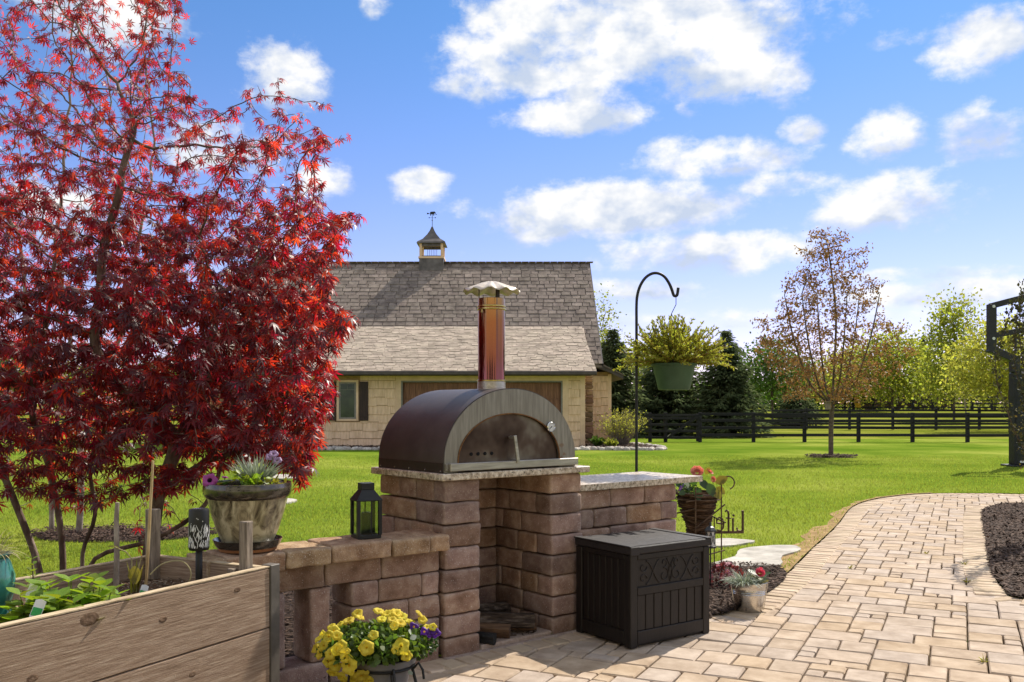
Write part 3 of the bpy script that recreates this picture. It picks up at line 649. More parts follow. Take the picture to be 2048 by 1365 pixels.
# front plate with door opening
DX, DHW, DR, DB = -.02, .39, .275, .062
def plate():
    n = 48; A = [(HW-.004, .004), (HW-.004, BASE)]+arch(HW-.004, RISE-.004, BASE, n)[1:-1]+[(-HW+.004, BASE), (-HW+.004, .004)]
    B = [(DX+DHW, .004), (DX+DHW, DB)]+arch(DHW, DR, DB, n, DX)[1:-1]+[(DX-DHW, DB), (DX-DHW, .004)]
    m = len(A); mb = MB(); V = [(x, -.006, z) for x, z in A]+[(x, -.006, z) for x, z in B]+[(x, .012, z) for x, z in A]+[(x, .03, z) for x, z in B]; Fs = []
    for k in range(m-1): Fs += [[k, k+1, m+k+1, m+k], [k, 2*m+k, 2*m+k+1, k+1], [m+k, m+k+1, 3*m+k+1, 3*m+k]]
    mb.add(V, Fs); return mb.build('front_plate', m_steel, ov)
plate()
mb = MB(); mb.prism([(DX+DHW-.004, .006), (DX+DHW-.004, DB)]+arch(DHW-.004, DR-.004, DB, 40, DX)[1:-1]+[(DX-DHW+.004, DB), (DX-DHW+.004, .006)], .008, .02)
door = mb.build('door', m_sooty, ov)
mb = MB(); arch_shell(mb, DHW+.003, DR+.003, DB, -.010, -.002, .007, z0=.05, x0=DX); mb.build('door_trim', m_rust, ov)
for x in np.linspace(.194, .344, 4): mb = MB(); mb.tube([(x-.5, .0076, .103), (x-.5, .004, .103)], .0105, 14); mb.build('air_hole', m_hole, door)
mb = MB(); c, s_ = math.cos(.22), math.sin(.22); rr = np.array(Matrix.Rotation(-.16, 3, 'Y')); mb.box((-.005, -.040, .125), (.022, .012, .165), rot=rr, bev=.002); mb.box((-.018, -.015, .195), (.016, .045, .014), rot=rr); mb.box((.008, -.015, .055), (.016, .045, .014), rot=rr)
mb.build('door_handle', m_steel2, door)
mb = MB(); mb.box((.012, -.022, .034), (.985, .030, .044), bev=.003); mb.build('landing_bar', m_steel2, ov)
mb = MB(); mb.box((-.490, -.012, .034), (.026, .014, .040), bev=.002); mb.tube([(-.492, -.018, .034), (-.492, -.022, .034)], .006, 10); mb.build('bracket', m_steel, ov)
# thermometer
th = MB(); n = 28
def disc_y(mb, prof, c, n=28):
    V = []; 
    for r, d in prof:
        for k in range(n): a = 2*math.pi*k/n; V.append((c[0]+r*math.cos(a), c[1]+d, c[2]+r*math.sin(a)))
    Fs = [[i*n+k, (i+1)*n+k, (i+1)*n+(k+1) % n, i*n+(k+1) % n] for i in range(len(prof)-1) for k in range(n)]
    mb.add(V, Fs)
TCN = (.29, -.006, .253)
disc_y(th, [(.024, 0), (.031, -.004), (.032, -.014), (.029, -.018), (.027, -.014)], TCN); tm = th.build('thermometer', m_chrome, ov, smooth=True)
d = MB(); disc_y(d, [(.0275, -.0142), (.0001, -.0142)], TCN); d.build('dial', m_dial, tm)
d = MB(); d.box((TCN[0]-.006, TCN[1]-.016, TCN[2]-.005), (.026, .001, .003), rot=np.array(Matrix.Rotation(-.62, 3, 'Y'))); disc_y(d, [(.004, -.016), (.0001, -.0175)], TCN, 10)
for k in range(11):
    a = math.radians(-50+k*28); d.box((TCN[0]+.022*math.cos(a), TCN[1]-.0150, TCN[2]+.022*math.sin(a)), (.005, .0008, .0012), rot=np.array(Matrix.Rotation(-a, 3, 'Y')))
d.build('needle', m_black, tm)
# chimney
def heat_tint():
    m = bpy.data.materials.new('heat_tinted_steel'); m.use_nodes = True; nt = m.node_tree; b = nt.nodes['Principled BSDF']; N = nt.nodes.new; L = nt.links.new
    tc = N('ShaderNodeTexCoord'); sp = N('ShaderNodeSeparateXYZ'); L(tc.outputs['Object'], sp.inputs[0]); nz = N('ShaderNodeTexNoise'); nz.inputs['Scale'].default_value = 5; L(tc.outputs['Object'], nz.inputs[0])
    ma = N('ShaderNodeMath'); ma.operation = 'MULTIPLY_ADD'; L(nz.outputs[0], ma.inputs[0]); ma.inputs[1].default_value = .12; L(sp.outputs[2], ma.inputs[2])
    mr = N('ShaderNodeMapRange'); L(ma.outputs[0], mr.inputs[0]); mr.inputs[1].default_value = .46; mr.inputs[2].default_value = 1.12
    rp = N('ShaderNodeValToRGB'); L(mr.outputs[0], rp.inputs[0]); e = rp.color_ramp.elements
    e[0].position = 0; e[0].color = (.20, .14, .15, 1); e[1].position = 1; e[1].color = (.36, .22, .09, 1)
    for p, c in ((.18, (.20, .075, .09, 1)), (.45, (.22, .080, .055, 1)), (.75, (.27, .11, .05, 1))): q = e.new(p); q.color = c
    L(rp.outputs[0], b.inputs['Base Color']); b.inputs['Metallic'].default_value = 1; b.inputs['Roughness'].default_value = .07
    return m
m_heat = heat_tint()
CX, CY = .0, .21; zt = BASE+RISE
mb = MB(); mb.lathe([(.100, zt-.030), (.100, zt-.004), (.088, zt), (.086, zt+.045)], 36, (CX, CY, 0)); mb.build('flue_collar', m_steel2, ov, smooth=True)
mb = MB(); mb.lathe([(.083, zt-.02), (.083, zt+.555), (.079, zt+.557), (.079, zt+.30)], 48, (CX, CY, 0)); flue = mb.build('chimney_pipe', m_heat, ov, smooth=True)
mb = MB()
m_brass = mat('brass_band', lin('#b79a5a'), lin('#d9c38a'), rough=.2, metal=1, bump=0)
for z, r in ((zt+.050, .0855), (zt+.490, .0865), (zt+.507, .0865)):
    mb = MB(); mb.lathe([(r-.004, z-.007), (r+.003, z-.004), (r+.004, z), (r+.003, z+.004), (r-.004, z+.007)], 40, (CX, CY, 0)); mb.build('pipe_clamp', m_brass, flue, smooth=True)
mb = MB(); mb.tube([(CX-.088, CY-.02, zt+.485), (CX-.098, CY-.03, zt+.478), (CX-.10, CY-.03, zt+.462)], .007, 8)
mb.build('clamp_screw', m_brass, flue, smooth=True)
for a in (.4, 2.5, 4.6): mb = MB(); mb.box((CX+.076*math.cos(a), CY+.076*math.sin(a), zt+.585), (.022, .006, .075), rot=np.array(rotz(a+math.pi/2))); mb.build('cap_bracket', m_ovenlow, flue)
mb = MB(); n = 48; V = []
prof = [(.002, .052), (.03, .049), (.06, .039), (.10, .022), (.14, .005), (.178, -.012)]
for i, (r, z) in enumerate(prof):
    for k in range(n):
        a = 2*math.pi*k/n; wv = .010*(r/.176)**1.2*math.cos(11*a); V.append((CX+r*math.cos(a), CY+r*math.sin(a), zt+.612+z+wv))
Fs = [[i*n+k, i*n+(k+1) % n, (i+1)*n+(k+1) % n, (i+1)*n+k] for i in range(len(prof)-1) for k in range(n)]
mb.add(V, Fs); cap = mb.build('rain_cap', mat('pale_tin', lin('#c8bfa8'), lin('#e6dfd0'), lin('#d2c2b4'), rough=.4, metal=.25, scale=10, bump=.05), flue, smooth='all')
sm = cap.modifiers.new('thickness', 'SOLIDIFY'); sm.thickness = .002

# house added unseen behind the viewpoint: warm bounce light and reflections in the chimney
def house():
    e = empty('house', (0, -5.5, 0), 0, 'two storey beige house with dark windows, added unseen behind the viewpoint for bounce light', 'house'); ms = mat('house_render', lin('#ddcdb6'), lin('#e6d8c4'), rough=.9, scale=3, bump=.1)
    def bx(nm, x0, x1, y0, y1, z0, z1, m, par=e): mb = MB(); mb.box(((x0+x1)/2, (y0+y1)/2, (z0+z1)/2), (x1-x0, y1-y0, z1-z0)); return mb.build(nm, m, par)
    bx('wall', -10, 10, -8, 0, 0, 5.8, ms)
    for x in (-7.5, -3.2, 1.0, 5.4):
        for z in (.9, 3.6): w = bx('window', x, x+1.5, -.02, .05, z, z+1.45, m_greytrim); bx('pane', x+.08, x+1.42, .051, .06, z+.08, z+1.37, m_wglass, w)
    d = bx('door', -1.2, .2, -.02, .05, .05, 2.25, m_shutter); bx('handle', -.02, .02, .051, .10, 1.0, 1.12, m_steel2, d)
    mb = MB(); mb.prism([(-8.6, 5.7), (-4, 8.4), (.6, 5.7), (.6, 5.85), (-4, 8.6), (-8.6, 5.85)], -10.5, 10.5, axis=0); mb.build('roof', m_sh1, e)
house()
# firewood in the bay
def logs():
    L = [('round split log with rough grey bark in the oven bay', (w1+.12, .22, .15), (w1+.43, .03, .13), .055, m_log),
         ('split firewood wedge below the grey log in the oven bay', (w1+.04, .26, .10), (w1+.25, .04, .085), .045, m_split),
         ('dark log lying at the back of the oven bay', (w1+.08, .44, .12), (w1+.50, .38, .12), .06, m_log),
         ('short black log end beside the left pier', (w1+.03, .10, .080), (w1+.095, -.01, .080), .036, mat('charred', (.006, .006, .006), (.02, .02, .02), rough=.7, bump=.5)),
         ('broken firewood stub near the right pier', (w1+.34, .17, .075), (w1+.49, .08, .075), .032, m_split),
         ('thin split stick on top of the firewood', (w1+.03, .34, .19), (w1+.38, .24, .185), .03, m_log)]
    for lab, a, b, r, m in L:
        a = Vector(a); b = Vector(b); mb = MB(); k = 9; pts = []
        V = []; ax = (b-a).normalized(); u = ax.orthogonal().normalized(); v = ax.cross(u); n = 12
        sec = [r*random.uniform(.75, 1.12) for _ in range(n)]
        for i in range(k):
            c = a.lerp(b, i/(k-1))
            for j in range(n):
                q = 2*math.pi*j/n; rr = sec[j]*(1+.08*mnoise.noise(Vector((i*.9, j*.8, r*90)))); V.append(c+(u*math.cos(q)+v*math.sin(q))*rr)
        Fs = [[i*n+j, i*n+(j+1) % n, (i+1)*n+(j+1) % n, (i+1)*n+j] for i in range(k-1) for j in range(n)]+[list(range(n))[::-1], [(k-1)*n+j for j in range(n)]]
        Mw = Matrix.Translation(O) @ Matrix.Rotation(YAW, 4, 'Z'); mb.add([Mw @ q for q in V], Fs)
        tag(mb.build('firewood_log', m), lab, 'firewood', 'firewood in the oven bay')
logs()

# ================================================================ DECK BOX
def deck_box():
    Wd, Dp, Ht = .672, .505, .597
    e = empty('deck_box', (.693, 5.262, 0.004), R(35.2), 'dark brown resin deck box with scrollwork panel in front of the counter', 'deck box')
    mb = MB(); mb.box((Wd/2, Dp/2, .28), (Wd-.03, Dp-.03, .55), bev=.004); mb.build('liner', m_box, e)
    for x in (.029, Wd-.029):
        for y in (.029, Dp-.029):
            mb = MB(); mb.box((x, y, .273), (.058, .058, .546), bev=.005); mb.build('corner_post', m_box, e)
    # front rails, boards
    for nm, z0, z1 in (('top_rail', .515, .548), ('middle_rail', .305, .352), ('bottom_rail', .02, .095)):
        mb = MB(); mb.box((Wd/2, .012, (z0+z1)/2), (Wd-.118, .022, z1-z0), bev=.003); mb.build(nm, m_box, e)
        if nm != 'middle_rail': mb = MB(); mb.box((.012, Dp/2, (z0+z1)/2), (.022, Dp-.118, z1-z0), bev=.003); mb.build(nm, m_box, e)
    n = 8; w = (Wd-.118)/n
    for k in range(n): mb = MB(); mb.box((.059+w*(k+.5), .017, .20), (w-.007, .016, .208), bev=.003); mb.build('plank', m_box, e)
    n = 7; w = (Dp-.118)/n
    for k in range(n): mb = MB(); mb.box((.017, .059+w*(k+.5), .305), (.016, w-.007, .418), bev=.003); mb.build('plank', m_box, e)
    # scrollwork panel
    mb = MB(); mb.box((Wd/2, .0175, .433), (Wd-.12, .012, .162), bev=.002); pan = mb.build('scroll_panel', m_box, e)
    sc = MB(); cx, cz = Wd/2, .433
    def spiral(cx, cz, r0, a0, turns, sgn, mir=1):
        return [(cx+mir*(r0*(1-t*.75))*math.cos(a0+sgn*t*turns*2*math.pi), .0105, cz+(r0*(1-t*.75))*math.sin(a0+sgn*t*turns*2*math.pi)) for t in np.linspace(0, 1, 26)]
    for m in (-1, 1):
        sc.tube(spiral(cx+m*.055, cz-.028, .045, math.pi/2, .95, 1, m), .0045, 6); sc.tube(spiral(cx+m*.055, cz+.045, .03, -math.pi/2, .8, -1, m), .004, 6)
        pts = [(cx+m*(.085+.115*t), .0105, cz-.068+.136*(t*t*(3-2*t))) for t in np.linspace(0, 1, 14)]; sc.tube(pts, .0048, 6)
        pts = [(cx+m*(.09+.11*t), .0105, cz+.068-.136*(t*t*(3-2*t))) for t in np.linspace(0, 1, 14)]; sc.tube(pts, .0042, 6)
        sc.tube(spiral(cx+m*.225, cz+.035, .032, math.pi, .85, 1, m), .004, 6); sc.tube(spiral(cx+m*.225, cz-.035, .032, math.pi, .85, -1, m), .004, 6)
        sc.tube([(cx+m*.002, .0105, cz-.07), (cx+m*.014, .0105, cz-.02), (cx+m*.006, .0105, cz+.03), (cx+m*.03, .0105, cz+.07)], .0045, 6)
    sc.tube([(cx, .0085, cz+.004), (cx, .012, cz+.004)], .010, 10); sc.build('scroll', m_box, pan, smooth=True)
    # lid
    mb = MB(); mb.box((Wd/2, Dp/2, .573), (Wd+.012, Dp+.012, .046), bev=.006); lid = mb.build('lid', m_boxtop, e)
    n = 6; w = (Dp-.02)/n
    for k in range(n): mb = MB(); mb.box((Wd/2-.008, .01+w*(k+.5), .5975), (Wd-.075, w-.003, .004), bev=.001); mb.build('lid_board', m_boxtop, lid)
    for x in (.012, Wd-.012): mb = MB(); mb.box((x, Dp/2, .5985), (.050, Dp+.014, .009), bev=.003); mb.build('end_board', m_boxtop, lid)
    mb = MB(); mb.box((.028, -.007, .571), (.072, .012, .052), bev=.003); mb.build('corner_cap', m_boxtop, lid)
deck_box()

# ================================================================ RAISED BED
BY = R(62.5); BO = Vector((-1.096, 4.075, 0)); BX = Vector((math.cos(BY), math.sin(BY), 0)); BYV = Vector((-math.sin(BY), math.cos(BY), 0))
def B(x, y, z): return BO+BX*x+BYV*y+Vector((0, 0, z))
bed = empty('raised_bed', BO, BY, 'weathered wooden raised garden bed of horizontal boards with grey corner post', 'planter')
ZS = [(.424, .700), (.149, .421), (.0, .146)]
def board(name, c, size, m=m_bed, rz=0):
    mb = MB(); mb.box((0, 0, 0), size, bev=.004, jit=.001); return mb.build(name, m, bed, loc=c, rot=(0, 0, rz), fix=False)
for z0, z1 in ZS:
    h = z1-z0
    top = (z0 > .4)
    board('front_board', (-1.30, .02, (z0+z1)/2-(.0035 if top else 0)), (2.6, .040, h-(.007 if top else 0)))
    board('end_board', (-.020, .395, (z0+z1)/2-(.0035 if top else 0)), (.70, .038, h-(.007 if top else 0)), rz=math.pi/2)
    board('back_board', (-1.32, .735, (z0+z1)/2-(.0035 if top else 0)), (2.56, .038, h-(.007 if top else 0)))
for nm, c, s, rz in (('sawn_top_edge', (-1.30, .02, .6975), (2.598, .0395, .005), 0), ('sawn_top_edge', (-.020, .395, .6975), (.698, .0375, .005), math.pi/2), ('sawn_top_edge', (-1.32, .735, .6975), (2.558, .0375, .005), 0)):
    mb = MB(); mb.box((0, 0, 0), s); mb.build(nm, m_bedtop, bed, loc=c, rot=(0, 0, rz))
mb = MB(); mb.box((.030, .024, .352), (.060, .060, .704), bev=.003); mb.build('corner_post', m_bracket, bed, fix=False)
for (x, z, r) in ((-.20, .63, .016), (-.60, .585, .018), (-.93, .655, .034), (-1.15, .50, .02), (-.45, .33, .018), (-.95, .28, .022)):
    mb = MB(); disc_y(mb, [(r*.8, .0006), (r*.6, -.0008), (r*.35, -.0002), (.0001, .0006)], (0, 0, 0), 14)
    k = mb.build('knot', m_knot, bed, smooth=True, loc=(x, -.0003, z)); k.scale = (1.5, 1, .9)
def soil():
    nx, ny = 90, 30; V = []
    for j in range(ny):
        for i in range(nx):
            x = -2.55+2.51*i/(nx-1); y = .041+.675*j/(ny-1)
            V.append((x, y, .595+.016*mnoise.noise(Vector((x*5, y*5, 1)))+.010*mnoise.noise(Vector((x*22, y*22, 3)))))
    T = [[j*nx+i, j*nx+i+1, (j+1)*nx+i+1, (j+1)*nx+i] for j in range(ny-1) for i in range(nx-1)]
    o = inst('soil', bigmesh('soil', V, T, m_soil, True), bed)
    pol = [(-1.9, .05), (-.05, .05), (-.05, .70), (-1.9, .70)]
    chips(bed, [pol], 1500, .595, (.008, .035), mt=mat('soil_chip', lin('#4b382c'), lin('#b09a80'), rough=.95, scale=20, bump=.2, objvar=.5))
soil()
mb = MB(); mb.box((-.060, .17, .60), (.030, .035, .17), bev=.002); mb.build('inner_cleat', m_post, bed)
# stakes and sticks
def stake(lab, x, y, z0, z1, w, d, m=m_post, lean=(0, 0)):
    mb = MB(); mb.box((0, 0, (z0+z1)/2), (w, d, z1-z0), bev=.004, jit=.002); o = mb.build('wooden_stake', m, None, loc=B(x, y, 0), rot=(lean[0], lean[1], BY)); tag(o, lab, 'stake', 'stakes in the raised bed')
stake('pale square wooden stake in front of the glazed pot', -.060, .085, .45, .905, .047, .044)
stake('tall weathered grey post at the back corner of the raised bed', -.060, .685, .35, .930, .050, .048)
st = at(232, 1145, 4.1); mb = MB(); mb.tube([(st.x, st.y, .56), (st.x+.004, st.y, .75), (st.x-.003, st.y+.01, .90), (st.x+.002, st.y+.01, .985)], [.014, .013, .012, .010], 8)
tag(mb.build('branch_stick', m_bark2, smooth=True), 'crooked grey branch stuck upright in the raised bed', 'stick')
b0 = at(292, 1172, 3.98); b1 = at(306, 922, 3.98); mb = MB(); pts = [b0.lerp(b1, t) for t in np.linspace(0, 1, 9)]; mb.tube(pts, [.0075, .007, .0078, .007, .0075, .0068, .007, .0062, .006], 8)
tag(mb.build('bamboo_cane', m_bamboo, smooth=True), 'thin tan bamboo cane standing tall in the raised bed', 'cane')

# solar stake light with cut-out grass pattern
def solar():
    c = at(398, 1160, 4.11); e = empty('solar_light', (c.x, c.y, .585), 0, 'black cylindrical solar stake light with white leaf cut-outs', 'solar light')
    s = 4.11/F
    z = lambda py: EYE-(py-HY)*s-.585
    mb = MB(); mb.lathe([(.0001, z(1100)), (.042, z(1100)), (.0455, z(1097)), (.0455, z(1022)), (.042, z(1018)), (.0001, z(1018))], 32); mb.build('shade', m_blackpl, e, smooth=True)
    mb = MB(); mb.lathe([(.030, z(1017.4)), (.0001, z(1017.2))], 24); mb.build('solar_cell', mat('solar_cell', (.05, .06, .09), (.09, .1, .13), rough=.15, bump=0, spec=.7), e)
    mb = MB(); mb.lathe([(.012, z(1101)), (.0155, z(1103)), (.0155, z(1165)), (.01, z(1166)-.06), (.002, z(1166)-.12)], 14); mb.build('spike', m_blackpl, e, smooth=True)
    mb = MB(); r = .0461
    def strip(a0, h0, a1, h1, w):
        k = 5; V = []
        dx = (a1-a0)*r; dz = h1-h0; L = math.hypot(dx, dz) or 1; nx, nzv = -dz/L*w, dx/L*w
        for i in range(k):
            t = i/(k-1); ww = math.sin(math.pi*(.12+.8*t))
            for sg in (-1, 1):
                a = a0+(a1-a0)*t+sg*nx*ww/r; h = h0+dz*t+sg*nzv*ww; V.append((r*math.cos(a), r*math.sin(a), h))
        mb.add(V, [[2*i, 2*i+1, 2*i+3, 2*i+2] for i in range(k-1)])
    zb, zt_ = z(1095), z(1033); rnd = random.Random(3)
    for k in range(230):
        a = rnd.uniform(0, 2*math.pi); h = zb+(rnd.random()**1.7)*(zt_-zb)*.62; l = rnd.uniform(.012, .034); lean = rnd.uniform(-.45, .45)
        strip(a, h, a+lean*l/r, min(h+l, zt_), rnd.uniform(.0012, .0028))
    for k in range(26): a = rnd.uniform(0, 6.28); h = rnd.uniform(zb+.06, zt_); strip(a, h, a+.03, h+.005, .0022)
    mb.build('leaf_cutouts', m_white, e)
solar()

# glazed pot on the wall end
def glazed_pot():
    c = W(-1.10, .125, 5*CH+.092); e = empty('glazed_pot', c, .4, 'large drip-glazed brown pot with dark rim on the wall end', 'flower pot')
    Hs = .335
    mb = MB(); mb.lathe([(.0001, .030), (.115, .030), (.125, .045), (.150, .10), (.178, .19), (.193, .255), (.196, .268)], 48); mb.build('pot_body', m_glaze, e, smooth=True)
    mb = MB(); mb.lathe([(.193, .258), (.205, .268), (.213, .285), (.214, .315), (.209, .333), (.198, .335), (.190, .325), (.188, .290)], 48); mb.build('rim', m_glazerim, e, smooth=True)
    mb = MB(); mb.lathe([(.188, .300), (.0001, .310)], 32); mb.build('potting_soil', m_mulch, e)
    mb = MB(); mb.lathe([(.0001, .0155), (.148, .0155), (.158, .030), (.168, .055), (.164, .056), (.150, .030), (.0001, .0235)], 40); sc = mb.build('saucer', m_glazeblk, e, smooth=True)
    mb = MB(); mb.lathe([(.0001, .0), (.138, .0), (.146, .016)], 40); mb.build('foot_ring', m_terra, sc, smooth=True)
    return c+Vector((0, 0, .310))
pot_top = glazed_pot()

def strap_leaves(n, P0, spread, length, width, up=1.0, droop=.5, seg=4, base=.02, seed=1, az=None):
    """narrow arching leaves as strips"""
    r = random.Random(seed); V = []; T = []
    for k in range(n):
        a = r.uniform(0, 2*math.pi) if az is None else r.uniform(*az); sp = spread*r.random()**.7; L = length*r.uniform(.55, 1.1); d = Vector((math.cos(a)*sp, math.sin(a)*sp, up)).normalized()
        p = Vector(P0)+Vector((math.cos(a), math.sin(a), 0))*base*r.random(); w = width*r.uniform(.7, 1.2)
        side = d.cross(Vector((0, 0, 1)) if abs(d.z) < .98 else Vector((1, 0, 0))).normalized(); side = (Matrix.Rotation(r.uniform(-.8, .8), 3, d) @ side)
        i0 = len(V)
        for i in range(seg+1):
            t = i/seg; ww = w*(math.sin(math.pi*min(1, .18+.82*t))*.9+.05) if i < seg else w*.05
            V += [p-side*ww, p+side*ww]; p = p+d*(L/seg); d = (d+Vector((0, 0, -droop/seg))).normalized()
        for i in range(seg): q = i0+2*i; T.append([q, q+1, q+3, q+2])
    return np.array([tuple(v) for v in V]), np.array(T)
OVATE = (np.array([[0, 0, 0], [-.28, .25, .05], [.28, .25, .05], [-.36, .52, .03], [.36, .52, .03], [-.2, .82, -.03], [.2, .82, -.03], [0, 1.0, -.09], [0, .25, -.02], [0, .52, -.04], [0, .82, -.08]]),
         np.array([[0, 8, 1], [0, 2, 8], [1, 8, 9], [1, 9, 3], [8, 2, 9], [2, 4, 9], [3, 9, 10], [3, 10, 5], [9, 4, 10], [4, 6, 10], [5, 10, 7], [10, 6, 7]]))
SMALL = (np.array([[0, 0, 0], [-.22, .45, .04], [.22, .45, .04], [0, 1, -.06]]), np.array([[0, 2, 1], [1, 2, 3]]))
def flower_mesh(name, mats, R0=.03, lobes=5, depth=.03, throat=.3, wav=.25):
    """trumpet flower opening towards +Z"""
    mb = MB(); n = 30
    prof = [(.06, -depth), (throat*.6, -depth*.35), (throat, -.004), (.62, .004), (.88, .001), (1.0, -.006)]
    V = []
    for i, (r, z) in enumerate(prof):
        for k in range(n):
            a = 2*math.pi*k/n; l = (1+wav*.42*(math.cos(lobes*a))*(r/1.0)**2*(i > 2)); zz = z+.10*R0*math.cos(2*lobes*a+1)*(i > 3)+.06*R0*math.sin(3*a)*(i > 3)
            V.append((R0*r*l*math.cos(a), R0*r*l*math.sin(a), zz))
    for i in range(len(prof)-1):
        mb.cur = 1 if (i < 2 and len(mats) > 1) else 0
        base = 0
        mb.f += [[i*n+k, i*n+(k+1) % n, (i+1)*n+(k+1) % n, (i+1)*n+k] for k in range(n)]; mb.mi += [mb.cur]*n
    mb.v = [tuple(v) for v in V]; mb.n = len(V)
    return mb.mesh(name, mats, smooth=True)
def rosette_mesh(name, m, R0=.045):
    """double begonia bloom made of overlapping cupped petals"""
    mb = MB(); r = random.Random(5)
    for ring, (rad, tilt, cnt, sz) in enumerate([(.85, .35, 8, .62), (.62, .75, 7, .52), (.40, 1.05, 6, .42), (.18, 1.3, 4, .3)]):
        for k in range(cnt):
            a = 2*math.pi*k/cnt+ring*.4+r.uniform(-.1, .1); V = []
            for i in range(4):
                for j in range(5):
                    u = (j-2)/2; v = i/3; wd = sz*(.35+.65*math.sin(math.pi*min(1, .2+.6*v)))*.75
                    x = u*wd; y = v*sz; z = -.25*sz*(1-u*u)*0+.22*sz*u*u+.10*sz*v*v
                    V.append(Vector((x, y, z)))
            Rm = Matrix.Rotation(a, 3, 'Z') @ Matrix.Translation((0, 0, 0)).to_3x3() @ Matrix.Rotation(tilt, 3, 'X')
            off = Vector((-math.sin(a), math.cos(a), 0))*rad*.35+Vector((0, 0, .1+ring*.07))
            mb.add([(Rm @ v+off)*R0 for v in V], [[i*5+j, i*5+j+1, (i+1)*5+j+1, (i+1)*5+j] for i in range(3) for j in range(4)])
    return mb.mesh(name, m, smooth=True)
fl_yel = flower_mesh('petunia_flower', [m_petal, m_petalc], .031, 5, .022, .16, .20)
fl_mag = flower_mesh('petunia_flower', [m_magenta, mat('dark_throat', (.03, .004, .03), (.05, .01, .05), rough=.6, bump=0)], .034, 5, .03, .33, .22)
fl_lil = flower_mesh('petunia_flower', [mat('lilac_petal', (.45, .28, .50), (.55, .4, .6), rough=.5, bump=0, trans=.3), m_magenta], .026, 5, .02, .25, .22)
fl_vio = flower_mesh('pansy_flower', [m_violet, m_petalc], .020, 3, .01, .25, .5)
ro_cor = rosette_mesh('begonia_flower', m_coral, .062); ro_pnk = rosette_mesh('begonia_flower', m_pink, .040)
leaf_dk = bigmesh('leaf', OVATE[0], OVATE[1], m_leafdk, True); leaf_ol = bigmesh('leaf', OVATE[0], OVATE[1], m_leafyg, True); leaf_mint = bigmesh('leaf', OVATE[0], OVATE[1], m_mint, True); leaf_sil = bigmesh('leaf', OVATE[0], OVATE[1], m_silver, True)
def orient(d, roll=0.0):
    return (Vector(d).to_track_quat('Z', 'Y').to_matrix() @ Matrix.Rotation(roll, 3, 'Z')).to_4x4()
def put(name, me, parent, p, d, s=1.0, roll=0.0): 
    return inst(name, me, parent, M4=Matrix.Translation(Vector(p)) @ orient(d, roll) @ Matrix.Scale(s, 4))
def putleaf(me, parent, p, d, n, s):
    d = Vector(d).normalized(); n = Vector(n); x = d.cross(n).normalized(); z = x.cross(d); M3 = Matrix((x, d, z)).transposed().to_4x4()
    return inst('leaf', me, parent, M4=Matrix.Translation(Vector(p)) @ M3 @ Matrix.Scale(s, 4))
def pot_planting():
    c = pot_top
    e = empty('silver_leaf_plant', c+Vector((.03, .03, 0)), 0, 'silvery narrow-leaved plant in the drip-glazed pot', 'plant')
    V, T = strap_leaves(260, (0, 0, 0), 1.0, .17, .0052, 1.0, .55, 4, .04, 4); inst('foliage', bigmesh('foliage', V, T, m_silver), e)
    V, T = strap_leaves(12, (0, 0, 0), .5, .09, .003, 1, .1, 3, .03, 5); inst('stems', bigmesh('stems', V, T, m_silver), e)
    e = empty('petunia_plant', c+Vector((-.13, -.05, 0)), 0, 'magenta petunia with dark throat at the left rim of the glazed pot', 'flower')
    put('flower', fl_mag, e, (-.015, -.085, .045), (.15, -.9, .42), 1.05); put('bud', fl_mag, e, (.02, .04, .05), (.1, .3, 1), .5)
    for k in range(12): a = k*1.7; putleaf(leaf_dk if k % 3 else leaf_ol, e, (.02*math.cos(a), .02*math.sin(a), .005), (math.cos(a), math.sin(a), .6), (0, 0, 1), random.uniform(.045, .075))
    e = empty('lilac_petunia', c+Vector((.09, .04, 0)), 0, 'pale lilac petunia behind the silvery plant in the glazed pot', 'flower')
    mb = MB()
    for p in ((.01, 0, .15), (.04, .02, .13), (.03, -.01, .165)): mb.tube([(0, 0, 0), (p[0]*.5, p[1]*.5, p[2]*.6), p], .0025, 5); put('flower', fl_lil, e, p, (random.uniform(-.3, .3), -.6, .7), .9)
    mb.build('stems', m_green, e)
    e = empty('trailing_plant', c+Vector((.04, -.10, 0)), 0, 'light green small-leaved plant at the front of the glazed pot', 'plant')
    n = 90; P = RNG.normal(size=(n, 3))*np.array([.045, .02, .018])+np.array([0, .0, .035]); V, T = scatter(*OVATE, P, frames(randdir(n, .4), randdir(n, 1.2)), RNG.uniform(.02, .042, n)); inst('foliage', bigmesh('foliage', V, T, m_mint), e)
    e = empty('variegated_vine', c+Vector((.13, -.03, 0)), 0, 'yellow green leaves trailing over the right rim of the glazed pot', 'plant')
    n = 26; P = RNG.normal(size=(n, 3))*np.array([.03, .035, .008])+np.array([0, 0, .02]); V, T = scatter(*OVATE, P, frames(randdir(n, .1)*np.array([1, 1, .3]), randdir(n, 2)), RNG.uniform(.025, .05, n)); inst('foliage', bigmesh('foliage', V, T, m_leafyg), e)
pot_planting()

